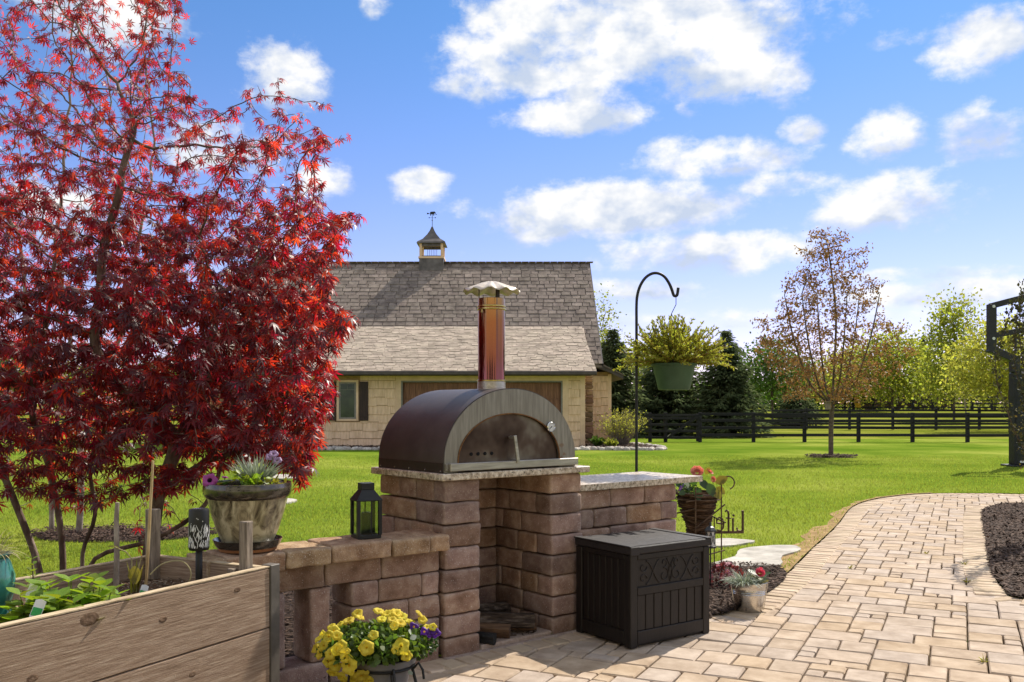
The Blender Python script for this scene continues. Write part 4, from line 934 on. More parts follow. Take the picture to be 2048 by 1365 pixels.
# black lantern on the wall
def wall_lantern():
    c = W(-.433, .12, 5*CH+.090); e = empty('lantern', c, R(28), 'black metal candle lantern with glass sides on the wall cap', 'lantern')
    w, d = .132, .118; z0, z1 = .0, .205
    mb = MB(); mb.box((0, 0, .010), (w, d, .020), bev=.002); mb.build('base', m_black, e)
    for sx in (-1, 1):
        for sy in (-1, 1): mb = MB(); mb.box((sx*(w/2-.006), sy*(d/2-.006), .112), (.018, .018, .186)); mb.build('corner_post', m_black, e)
    mb = MB(); mb.box((0, 0, .206), (w+.012, d+.012, .008), bev=.002)
    V = []
    for (s, z) in ((1.06, .210), (.52, .262)):
        for a, b in ((-1, -1), (1, -1), (1, 1), (-1, 1)): V.append((a*w/2*s, b*d/2*s, z))
    mb.add(V, [[0, 1, 5, 4], [1, 2, 6, 5], [2, 3, 7, 6], [3, 0, 4, 7], [4, 5, 6, 7]]); mb.box((0, 0, .280), (w*.56, d*.56, .036), bev=.002); mb.build('roof', m_black, e)
    for s in (-1, 1):
        mb = MB(); mb.box((0, s*(d/2-.006), .111), (w-.026, .003, .180)); mb.build('pane', m_glass, e)
        mb = MB(); mb.box((s*(w/2-.006), 0, .111), (.003, d-.026, .180)); mb.build('pane', m_glass, e)
    mb = MB(); mb.lathe([(.0001, .020), (.028, .020), (.028, .135), (.024, .138), (.0001, .136)], 20); mb.build('candle', mat('smoked_candle', (.05, .06, .05), (.08, .09, .08), rough=.5, bump=0), e, smooth=True)
    mb = MB(); mb.box((.012, -d/2+.006, .111), (.006, .006, .186)); mb.box((.012, d/2-.006, .111), (.006, .006, .186)); mb.build('glazing_bar', m_black, e)
wall_lantern()

# ================================================================ MINT, TEAL POT, TAGS
def mint():
    c = B(-.86, .20, .60); e = empty('mint_plant', c, 0, 'bushy bright green mint growing in the raised bed', 'plant')
    mb = MB(); r = random.Random(8)
    for k in range(46):
        a = r.uniform(0, 6.28); rad = .15*math.sqrt(r.random()); base = Vector((math.cos(a)*rad*1.0-.01, math.sin(a)*rad*1.25, -.01)); hgt = r.uniform(.07, .20)*(1-.3*rad/.13); tip = base+Vector((math.cos(a)*.05*r.random(), math.sin(a)*.05*r.random(), hgt))
        mb.tube([base, (base+tip)/2+Vector((.004, 0, 0)), tip], [.003, .0025, .002], 5)
        for lv in range(3 if hgt > .08 else 2):
            q = base.lerp(tip, 1-lv*.32); a2 = r.uniform(0, 3.14)+lv*1.57
            for s in (0, math.pi): d = Vector((math.cos(a2+s), math.sin(a2+s), .25 if lv else .55)); putleaf(leaf_mint, e, q, d, (0, 0, 1), r.uniform(.065, .105)*(.75 if lv == 0 else 1))
    mb.build('stems', m_mint, e)
    c = B(-.83, .47, .60); e = empty('leggy_seedling', c, 0, 'tall leggy green seedling behind the mint', 'plant'); mb = MB(); r = random.Random(2)
    for (dx, h) in ((0, .22), (.06, .13)):
        mb.tube([(dx, 0, -.02), (dx+.006, 0, h*.5), (dx, 0, h)], .003, 5)
        for i in range(7):
            z = h*(.35+.65*i/6); a = i*2.2
            for s in (0, 3.14): putleaf(leaf_mint, e, (dx, 0, z), (math.cos(a+s), math.sin(a+s), .5), (0, 0, 1), .045*(1.15-.5*i/6))
    mb.build('stems', m_bark3, e)
    # young corn like shoots and bent dry stem by the cane
    c = at(268, 1168, 3.98); e = empty('wilting_shoot', (c.x, c.y, .59), 0, 'wilting yellow green shoots beside the bamboo cane', 'plant')
    V, T = strap_leaves(9, (0, 0, 0), .25, .17, .008, 1, .35, 6, .02, 12); inst('leaves', bigmesh('leaves', V, T, m_leafyg), e)
    mb = MB(); mb.tube([(.0, 0, 0), (-.01, 0, .08), (-.015, .01, .16), (-.04, .01, .19), (-.09, .01, .21)], .003, 6); mb.tube([(.01, 0, 0), (.012, 0, .09), (.03, .01, .17)], .003, 6); mb.build('stems', m_dead, e)
    putleaf(leaf_ol, e, (-.07, .01, .205), (-1, 0, .25), (0, 0, 1), .06); putleaf(leaf_ol, e, (.0, 0, .13), (.2, -.3, -.8), (0, -1, .2), .085)
    p = [at(300, 1150, 3.95), at(325, 1128, 3.97), at(360, 1122, 4.0), at(378, 1135, 4.0), at(382, 1152, 4.0), at(377, 1165, 4.0)]
    mb = MB(); mb.tube(smooth_curve(p, 5), .0032, 6); tag(mb.build('dry_stem', m_dead, smooth=True), 'bent pale dry stem arching over the soil by the solar light', 'stem')
mint()
def plant_tag(px, py, Y, lab, green=True, s=1.0, rz=.3):
    c = at(px, py, Y); e = empty('plant_tag', c, rz, lab, 'plant tag', 'plant tags in the raised bed')
    mb = MB(); mb.prism([(-.018*s, -.03*s), (0, -.075*s), (.018*s, -.03*s), (.018*s, .03*s), (0, .036*s), (-.018*s, .03*s)], -.0006, .0006); e.rotation_euler = (-.5, .3, rz); mb.build('tag_card', m_white, e)
    if green: mb = MB(); mb.box((0, -.0012, -.012*s), (.032*s, .0006, .03*s)); mb.build('green_print', m_tagg, e)
plant_tag(76, 1218, 3.20, 'white and green plant tag in front of the mint')
plant_tag(64, 1180, 3.42, 'white plant tag among the mint leaves', False, .8)
plant_tag(287, 1183, 3.90, 'white and green plant tag beside the wilting shoots', True, .85)
def teal_pot():
    c = at(-14, 1228, 3.50); e = empty('teal_pot', (c.x, c.y, .60), 0, 'glossy teal glazed pot at the left edge of the raised bed', 'flower pot'); s = 3.5/F
    mb = MB(); mb.lathe([(.0001, .012), (.050, .012), (.050, .028), (.066, .07), (.078, .12), (.077, .165), (.062, .215), (.054, .232), (.062, .246), (.068, .250), (.060, .252), (.05, .235)], 40); mb.build('pot_body', m_teal, e, smooth=True)
    mb = MB(); mb.lathe([(.0001, .0), (.070, .0), (.080, .022), (.076, .023), (.066, .008), (.0001, .006)], 32); mb.build('saucer', m_teal, e, smooth=True)
    mb = MB(); mb.lathe([(.057, .235), (.0001, .240)], 20); mb.build('potting_soil', m_mulch, e)
    d = empty('dried_plant', (c.x, c.y, .838), 0, 'dried tan trailing plant in the teal pot', 'plant'); V, T = strap_leaves(70, (0, 0, 0), 1.5, .12, .0022, 1.0, 2.0, 6, .04, 21); inst('foliage', bigmesh('foliage', V, T, m_dead), d)
teal_pot()

# ================================================================ YELLOW PETUNIA POT
def petunia_pot():
    Y = 4.05; rim = at(768, 1312, Y); e = empty('petunia_pot', (rim.x, rim.y, 0.0), 0, 'grey plastic flower pot on a black iron stand', 'flower pot'); zr = rim.z
    mb = MB(); mb.lathe([(.0001, zr-.245), (.085, zr-.245), (.122, zr-.03), (.126, zr-.03), (.142, zr-.026), (.146, zr), (.138, zr+.002), (.126, zr-.02)], 44); mb.build('pot_body', m_greypot, e, smooth=True)
    mb = MB(); mb.lathe([(.128, zr-.022), (.0001, zr-.012)], 30); mb.build('potting_soil', m_mulch, e)
    s = empty('iron_pot_stand', (rim.x, rim.y, 0), 0, 'black iron pot stand with curled legs holding the grey pot', 'plant stand')
    mb = MB(); mb.tube([(.134*math.cos(a), .134*math.sin(a), zr-.040) for a in np.linspace(0, 2*math.pi, 33)], .006, 6, cap=False); mb.build('ring', m_black, s, smooth=True)
    for a in (-.25, 1.85, 3.9, 5.1):
        ca, sa = math.cos(a), math.sin(a); mb = MB(); mb.tube([(.134*ca, .134*sa, zr-.04), (.150*ca, .150*sa, zr-.10), (.18*ca, .18*sa, zr-.2), (.215*ca, .215*sa, .010), (.24*ca, .24*sa, .008)], .0075, 6); mb.tube([(.142*ca, .142*sa, zr-.045), (.165*ca, .165*sa, zr-.02), (.185*ca, .185*sa, zr-.05), (.19*ca, .19*sa, zr-.09)], .006, 6); mb.build('leg', m_black, s, smooth=True)
    p = empty('yellow_petunias', (rim.x-.045, rim.y, zr), 0, 'mound of yellow petunias spilling over the grey pot', 'flowers')
    n = 3200; D = randdir(n, .25); D[:, 2] = np.abs(D[:, 2])*.9-.15; Rr = RNG.uniform(.55, 1, n)**.5
    ell = np.array([.235, .19, .115]); P = D*ell*Rr[:, None]+np.array([0, -.01, .045])
    keep = ~((P[:, 2] < -.02) & (np.hypot(P[:, 0]-.045, P[:, 1]) < .145)) & ~((P[:, 0] > .10) & (P[:, 1] < -.03) & (P[:, 2] < .035)); P = P[keep]; D = D[keep]; n = len(P)
    V, T = scatter(*OVATE, P, frames(D*.6+randdir(n)*.8, D+randdir(n)*.6), RNG.uniform(.020, .042, n)); o = inst('foliage', bigmesh('foliage', V, T, mat('petunia_leaf', (.06, .11, .02), (.11, .17, .035), rough=.45, scale=10, bump=0, spec=.4, objvar=.4, hue=.02, trans=.35, tcol=(.2, .32, .03))), p); o['kind'] = 'stuff'
    n = 26; D2 = randdir(n, .5); P2 = D2*ell*.95+np.array([.03, -.03, .04]); V, T = scatter(*OVATE, P2, frames(D2*.4+randdir(n), D2+randdir(n)*.4), RNG.uniform(.03, .05, n)); inst('variegated_leaves', bigmesh('variegated_leaves', V, T, m_silver), p)
    # flowers placed as they sit on the mound
    spots = [(715, 1228, 1.1), (697, 1243, 1.1), (757, 1224, 1), (775, 1229, 1.2), (793, 1228, 1.1), (803, 1234, 1.1), (784, 1241, 1), (763, 1240, .9), (800, 1247, 1.1), (818, 1245, 1.15), (789, 1252, .8), (838, 1230, .9), (845, 1241, .9), (663, 1255, .9), (668, 1262, 1), (646, 1269, .8), (658, 1274, 1.05), (674, 1272, .95),
             (638, 1279, .8), (747, 1271, .9), (632, 1297, 1.1), (648, 1292, .95), (640, 1308, 1.05), (683, 1294, 1.15), (674, 1300, 1), (733, 1296, 1.35), (661, 1309, .95), (657, 1324, 1.1), (690, 1316, .85), (698, 1331, 1.55), (670, 1332, 1.1), (665, 1345, .9), (685, 1354, 1.25), (708, 1357, 1.35), (722, 1352, 1.5), (802, 1293, 1.45), (790, 1300, .8), (813, 1312, 1.0), (681, 1250, .7), (853, 1256, .6), (720, 1237, .9), (695, 1303, .6), (737, 1362, 1.0)]
    c0 = Vector((0, -.01, .045))
    for (px, py, s) in spots:
        # march along the pixel's ray to the mound surface
        dirr = (at(px, py, 1.0)-Vector((0, 0, EYE))).normalized(); best = None
        og = Vector((0, 0, EYE))-Vector(p.location)-c0
        o2 = Vector((og.x/.245, og.y/.20, og.z/.125)); d2 = Vector((dirr.x/.245, dirr.y/.20, dirr.z/.125)); bq = o2.dot(d2); a_ = d2.dot(d2); disc = bq*bq-a_*(o2.dot(o2)-1)
        t = (-bq-math.sqrt(disc))/a_ if disc > 0 else -bq/a_
        q = og+dirr*t+c0; nrm = Vector(((q-c0).x/.06, (q-c0).y/.04, (q-c0).z/.0156)).normalized()
        f = (nrm*.7+Vector((random.uniform(-.5, .5), -.55+random.uniform(-.4, .4), random.uniform(-.1, .5)))).normalized()
        put('flower', fl_yel, p, q+f*.006, f, s*random.uniform(.74, .94), random.uniform(0, 6))
    v = empty('purple_pansy', (rim.x+.10, rim.y+.04, zr), 0, 'small purple and yellow pansies at the right of the petunia mound', 'flowers')
    n = 420; D = randdir(n, .3); P = D*np.array([.075, .07, .06])+np.array([.05, .02, .045]); V, T = scatter(*OVATE, P, frames(D+randdir(n)*.7, D+randdir(n)*.5), RNG.uniform(.012, .026, n)); inst('foliage', bigmesh('foliage', V, T, m_leafdk), v)
    for (px, py) in ((868, 1262), (862, 1266), (872, 1267), (828, 1254), (848, 1264)): q = at(px, py, Y)-Vector(v.location); put('flower', fl_vio, v, q, (random.uniform(-.3, .3), -.9, .3), 1.0)
    put('flower', fl_yel, v, at(866, 1254, Y)-Vector(v.location), (.2, -.8, .5), .6)
petunia_pot()

# ================================================================ SHEPHERD HOOK AND HANGING BASKET
def hook():
    Y = 7.10; s = Y/F
    x0 = at(1273, 800, Y).x
    e = empty('shepherd_hook', (x0, Y, 0), 0, 'tall black iron shepherd hook behind the side counter', 'plant hook'); zz = lambda py: EYE-(py-HY)*s; xx = lambda px: (px-1273)*s
    arc = [(1273, 640), (1273, 612), (1274.5, 592), (1280, 573), (1290, 557), (1303, 548), (1316, 547), (1328, 553), (1337, 565), (1343, 578), (1347, 590), (1350, 592.5), (1354, 591), (1355.5, 584), (1356.5, 576)]
    pts = [(xx(a), 0, zz(b)) for a, b in arc]
    mb = MB(); mb.tube([(0, 0, -.05), (0, 0, 1.0)]+[tuple(v) for v in smooth_curve([Vector(p) for p in pts], 4)], .0115, 10); mb.build('pole', m_black, e, smooth=True)
    mb = MB(); mb.tube([(-.12, 0, .10), (-.12, 0, .02)], .006, 6); mb.tube([(-.12, 0, .1), (.12, 0, .1)], .006, 6); mb.tube([(.12, 0, .10), (.12, 0, .02)], .006, 6); mb.build('step_bar', m_black, e)
    b = empty('hanging_basket', (at(1348, 728, Y).x, Y, zz(728)), 0, 'green plastic hanging basket on the shepherd hook', 'hanging basket')
    mb = MB(); mb.lathe([(.0001, -.207), (.118, -.207), (.124, -.200), (.165, -.022), (.166, -.020), (.178, -.018), (.180, .0), (.172, .002), (.160, -.02)], 44); mb.build('pot_body', m_greenpot, b, smooth=True)
    mb = MB(); mb.lathe([(.162, -.018), (.0001, -.008)], 30); mb.build('potting_soil', m_mulch, b)
    hp = Vector((xx(1352)+x0-b.location.x, 0, zz(596)-b.location.z)); jn = Vector((-.02, 0, zz(628)-b.location.z)); mb = MB(); mb.tube([hp+Vector((0, 0, .03)), hp, (hp+jn)/2+Vector((.018, 0, .01)), jn], .003, 6); mb.build('hanger_hook', m_black, b)
    for a in (.3, 2.4, 4.5): mb = MB(); mb.tube([jn, (.172*math.cos(a), .172*math.sin(a), 0)], .0026, 5); mb.build('wire', m_black, b)
    # arching stems with small leaves
    p = empty('basket_plant', (b.location.x, Y, b.location.z), 0, 'bushy yellow green plant with reddish stems in the hanging basket', 'plant'); r = random.Random(4)
    stems = MB(); LP = []; LD = []
    n = 300
    for k in range(n):
        a = 2*math.pi*(k*.618) ; out = r.random()**.75
        el = R(84-80*out+r.uniform(-6, 6)); L = r.uniform(.20, .40)*(1.0 if out < .45 else 1.0)
        d = Vector((math.cos(a)*math.cos(el), math.sin(a)*math.cos(el)*.9, math.sin(el)+.08)).normalized(); q = Vector((math.cos(a)*.11*out, math.sin(a)*.11*out, -.005)); pts = [q.copy()]; seg = 9
        for i in range(seg):
            d = (d+Vector((r.uniform(-.07, .07), r.uniform(-.07, .07), r.uniform(-.03, .05)-.05*out))).normalized(); q = q+d*(L/seg); pts.append(q.copy())
            if i >= 1:
                for _ in range(6 if i < 4 else 8): LP.append(q-d*(L/seg)*r.random()); LD.append(d+Vector((r.uniform(-1, 1), r.uniform(-1, 1), r.uniform(-.7, .9))))
        stems.tube(pts, [.0022]*5+[.0016]*5, 4)
    so = stems.build('stems', m_redstem, p)
    P = np.array([tuple(v) for v in LP]); D = np.array([tuple(v) for v in LD]); m = len(P)
    V, T = scatter(*SMALL, P, frames(D, randdir(m, .8)), RNG.uniform(.018, .036, m)); o = inst('foliage', bigmesh('foliage', V, T, m_basketleaf), p); o['kind'] = 'stuff'
hook()

# ================================================================ CONE BASKET ON WIRE STAND, SIGN, MINI LANTERN, BUCKET
def cone_stand():
    Y = 7.25; c = at(1395, 985, Y); zr = c.z
    e = empty('cone_basket', (c.x, c.y, 0), 0, 'twig woven cone basket on a rusty wire stand', 'basket')
    r0, r1, zb = .172, .045, zr-.44
    for k in range(26):
        t = k/25; z = zr-(zr-zb)*t; rr = r0+(r1-r0)*t**.95; mb = MB(); ph = random.uniform(0, 6); nn = 30
        mb.tube([((rr+.005*math.sin(3*a+ph))*math.cos(a), (rr+.005*math.sin(3*a+ph))*math.sin(a), z+.009*math.sin(2*a+ph)+.004*math.sin(5*a+ph)) for a in np.linspace(0, 2*math.pi, nn)], random.uniform(.0085, .0125), 5, cap=False); mb.build('vine_ring', m_vine, e, smooth=True)
    mb = MB(); mb.lathe([(r0-.012, zr-.01), (r1-.008, zb)], 26); mb.build('liner', m_vine, e)
    mb = MB(); mb.lathe([(r0-.012, zr-.02), (.0001, zr-.01)], 24); mb.build('potting_soil', m_mulch, e)
    s = empty('wire_stand', (c.x, c.y, 0), 0, 'rusty wire plant stand with scrolled tops beside the counter', 'plant stand'); sc = Y/F
    for (px, dy, scroll) in ((1437, -.10, 1), (1381, -.20, 0), (1330, .02, -1)):
        x = (px-1395)*sc; mb = MB(); pts = [(x, dy, .0), (x, dy, zr-.05), (x, dy, zr+.06)]
        if scroll:
            pts += [(x+scroll*(.052-.052*math.cos(a)), dy, zr+.085+.052*math.sin(a)) for a in np.linspace(0, 4.4, 16)]
        mb.tube(pts, .0055, 7); mb.build('leg', m_rod, s, smooth=True)
    mb = MB(); L = lambda px, py, d: ((px-1395)*sc, d, EYE-(py-HY)*sc)
    
    for p0, p1, rr in ((L(1381, 1050, -.205), L(1443, 1006, -.12), .006), (L(1335, 1030, -.02), L(1381, 1013, -.205), .006), (L(1362, 999, -.21), L(1383, 996, -.21), .0045), (L(1417, 1030, .12), L(1444, 1042, -.12), .006), (L(1381, 1108, -.205), L(1443, 1096, -.12), .0055)): mb = MB(); mb.tube([p0, p1], rr, 6); mb.build('brace', m_rod, s, smooth=True)
    mb = MB(); mb.tube([((r0+.012)*math.cos(a), (r0+.012)*math.sin(a), zr-.05) for a in np.linspace(0, 6.283, 30)], .005, 6, cap=False); mb.build('ring', m_rod, s, smooth=True)
    # begonia in the basket
    p = empty('coral_begonia', (c.x, c.y, zr), 0, 'coral begonia blooms with broad leaves in the twig cone basket', 'flowers'); l2 = lambda px, py, d: Vector(((px-1395)*sc, d, (985-py)*sc))
    put('flower', ro_cor, p, l2(1391, 945, -.06), (-.15, -.75, .65), .98); put('flower', ro_cor, p, l2(1418, 946, .0), (.5, -.4, .75), .62, 1); put('flower', ro_cor, p, l2(1421, 958, -.07), (.4, -.8, .2), .48, 2)
    for (px, py, dx, dz, d, sz, me) in ((1409, 963, .2, -.75, -.15, .115, leaf_dk), (1425, 965, .75, .45, -.10, .11, leaf_ol), (1420, 975, .5, -.8, -.13, .10, leaf_ol), (1392, 975, -.3, -.8, -.15, .10, leaf_dk), (1400, 958, .1, -.3, -.05, .1, leaf_dk), (1428, 972, .7, -.6, -.08, .09, leaf_ol), (1362, 972, -.7, .3, -.06, .07, leaf_dk), (1372, 975, -.4, .6, -.1, .07, leaf_sil), (1380, 970, .1, .5, -.1, .08, leaf_dk), (1352, 978, -.7, .1, 0, .07, leaf_sil), (1412, 950, .3, .7, .02, .07, leaf_ol), (1365, 980, -.5, -.2, -.12, .07, leaf_dk), (1390, 980, 0, -.4, -.14, .08, leaf_dk)):
        putleaf(me, p, l2(px, py, d), (dx, -.3, dz), (random.uniform(-.2, .2), -.9, .5), sz)
    n = 160; P = np.stack([RNG.normal(-.09, .04, n), RNG.normal(-.04, .06, n), RNG.uniform(0, .07, n)], 1); V, T = scatter(*OVATE, P, frames(randdir(n, .5), randdir(n, .8)), RNG.uniform(.018, .035, n)); inst('foliage', bigmesh('foliage', V, T, m_leafdk), p)
    for q in ((1356, 971), (1361, 968), (1354, 975)): put('small_flower', fl_vio, p, l2(*q, -.14), (0, -1, .3), .55)
    # LIFE sign seen from behind
    g = empty('life_sign', at(1461, 1064, 7.35), R(184), 'rusty metal garden sign reading Life seen from behind', 'sign'); u = 7.35/F
    mb = MB(); mb.box((.0, 0, -.004), (54*u, .010, 5*u), bev=.001); mb.box((12*u, 0, -.004), (40*u, .008, 5*u)); bar = mb.build('bar', m_rod, g)
    def stroke(nm, pts, r=1.9): 
        m = MB(); m.tube([(x*u, 0, y*u) for x, y in pts], [r*u*q for q in ([1]*len(pts))], 6); return m.build(nm, m_rod, g)
    # letters laid out left to right as read from the front (local +x), the camera sees them mirrored
    stroke('letter_l', [(-27, 41), (-25.2, 41), (-22.5, 41)]); stroke('letter_l', [(-25, 41), (-25, 2)], 2.4); stroke('letter_l', [(-26, 2), (-20, 1), (-14, 2.5), (-13, 8)], 2)
    stroke('letter_i', [(-7, 26), (-5, 27), (-5, 1)], 2); stroke('letter_i', [(-7.5, 31), (-5, 34.5)], 1.9); stroke('letter_f', [(11, 40), (8, 43), (5, 41), (4, 35), (4, 1)], 2); stroke('letter_f', [(-.5, 27), (9.5, 28)], 1.5)
    stroke('letter_e', [(16, 16), (28, 18), (28, 24), (23, 29), (17, 26), (14, 18), (15, 8), (20, 2), (28, 4)], 2)
    mb = MB(); mb.tube([(33*u, 0, 30*u), (33*u, 0, -64*u)], .005, 6); mb.build('stake', m_rod, g)
    # little hanging lantern
    Yl = 7.0; k = Yl/F; q = empty('mini_lantern', at(1421, 1096, Yl), .4, 'small black garden lantern with crossed bars beside the wire stand', 'lantern')
    mb = MB(); mb.lathe([(.0001, 0), (12*k, 0), (12*k, 3*k), (9*k, 4*k)], 6); mb.build('base', m_black, q)
    mb = MB(); mb.lathe([(12.5*k, 33*k), (12.5*k, 36*k), (8*k, 41*k), (3*k, 44*k), (2*k, 47*k), (2.6*k, 49*k), (.0001, 52*k)], 6); mb.build('roof', mat('lantern_roof', lin('#3d4248'), lin('#4d535a'), rough=.4, bump=.05), q)
    mb = MB(); mb.lathe([(8*k, 4*k), (8.5*k, 33*k)], 12); mb.build('frosted_panel', m_candle, q)
    for a in range(6):
        a0 = a*math.pi/3; mb = MB(); P = lambda an, z: (10*k*math.cos(an), 10*k*math.sin(an), z*k); mb.tube([P(a0, 3), P(a0, 34)], .003, 5); mb.tube([P(a0, 33), P(a0+math.pi/3, 5)], .0022, 4); mb.tube([P(a0+math.pi/3, 33), P(a0, 5)], .0022, 4); mb.build('cage_bar', m_black, q)
    mb = MB(); mb.tube([(0, 0, 0), (0, 0, -.50)], .006, 6); mb.build('stake', m_black, q)
cone_stand()
def bucket():
    c = gr(1498, 1222); e = empty('zinc_bucket', (c.x, c.y, .006), 0, 'galvanised metal bucket planter on the path edge', 'bucket')
    mb = MB(); mb.lathe([(.0001, .004), (.088, .004), (.090, .0), (.092, .006), (.109, .118), (.1125, .120), (.1105, .124), (.1135, .132), (.1105, .137), (.1145, .144), (.1125, .150), (.121, .196), (.124, .199), (.121, .202), (.117, .198), (.112, .15)], 44); mb.build('bucket_body', m_zinc, e, smooth=True)
    mb = MB(); mb.lathe([(.116, .175), (.0001, .182)], 24); mb.build('potting_soil', m_mulch, e)
    for a in (-.35, 2.8): mb = MB(); mb.box((.112*math.cos(a), .112*math.sin(a), .10), (.006, .004, .19), rot=np.array(rotz(a)@Matrix.Rotation(.15, 3, 'Y'))); mb.build('seam', m_zinc, e)
    top = Vector((c.x, c.y, .185))
    p = empty('silver_bucket_plant', top+Vector((-.05, -.04, 0)), 0, 'grey green narrow-leaved plant in the zinc bucket', 'plant'); V, T = strap_leaves(260, (0, 0, 0), 1.5, .13, .0045, 1.0, 1.5, 5, .06, 9); inst('foliage', bigmesh('foliage', V, T, m_silver), p)
    p = empty('pink_begonia', top+Vector((.06, -.02, 0)), 0, 'deep pink begonia in the zinc bucket', 'flowers')
    put('flower', ro_pnk, p, (.0, -.03, .085), (.1, -.8, .6), 1.0); put('bud', ro_pnk, p, (.02, .01, .11), (.2, -.2, 1), .4)
    for k in range(16): a = k*2.4; putleaf(leaf_dk if k % 3 else leaf_ol, p, (.02*math.cos(a), .02*math.sin(a), .01+.004*k), (math.cos(a), math.sin(a), .5), (0, -.3, 1), random.uniform(.05, .08))
    # small pink flowers between bin and bucket, red leaf
    q = gr(1452, 1178); p = empty('pink_bedding_flowers', (q.x, q.y, .02), 0, 'low pink flowering plant in the mulch behind the deck box', 'flowers')
    n = 260; D = randdir(n, .6); P = D*np.array([.13, .10, .11])+np.array([0, 0, .05]); V, T = scatter(*OVATE, P, frames(D+randdir(n)*.6, D+randdir(n)*.5), RNG.uniform(.02, .045, n)); inst('foliage', bigmesh('foliage', V, T, mat('wine_leaf', (.10, .03, .03), (.17, .06, .05), rough=.5, bump=0, objvar=.4, trans=.3, tcol=(.3, .06, .05))), p)
    pk = flower_mesh('flower', [mat('rose_petal', (.75, .22, .32), (.8, .4, .45), rough=.5, bump=0, trans=.3), m_petalc], .02, 5, .015, .2, .4)
    for k in range(24): d = Vector(randdir(1, .5)[0]); put('flower', pk, p, Vector((d.x*.13, d.y*.10, abs(d.z)*.12+.06)), d+Vector((0, -.5, .2)), random.uniform(.7, 1.1))
bucket()

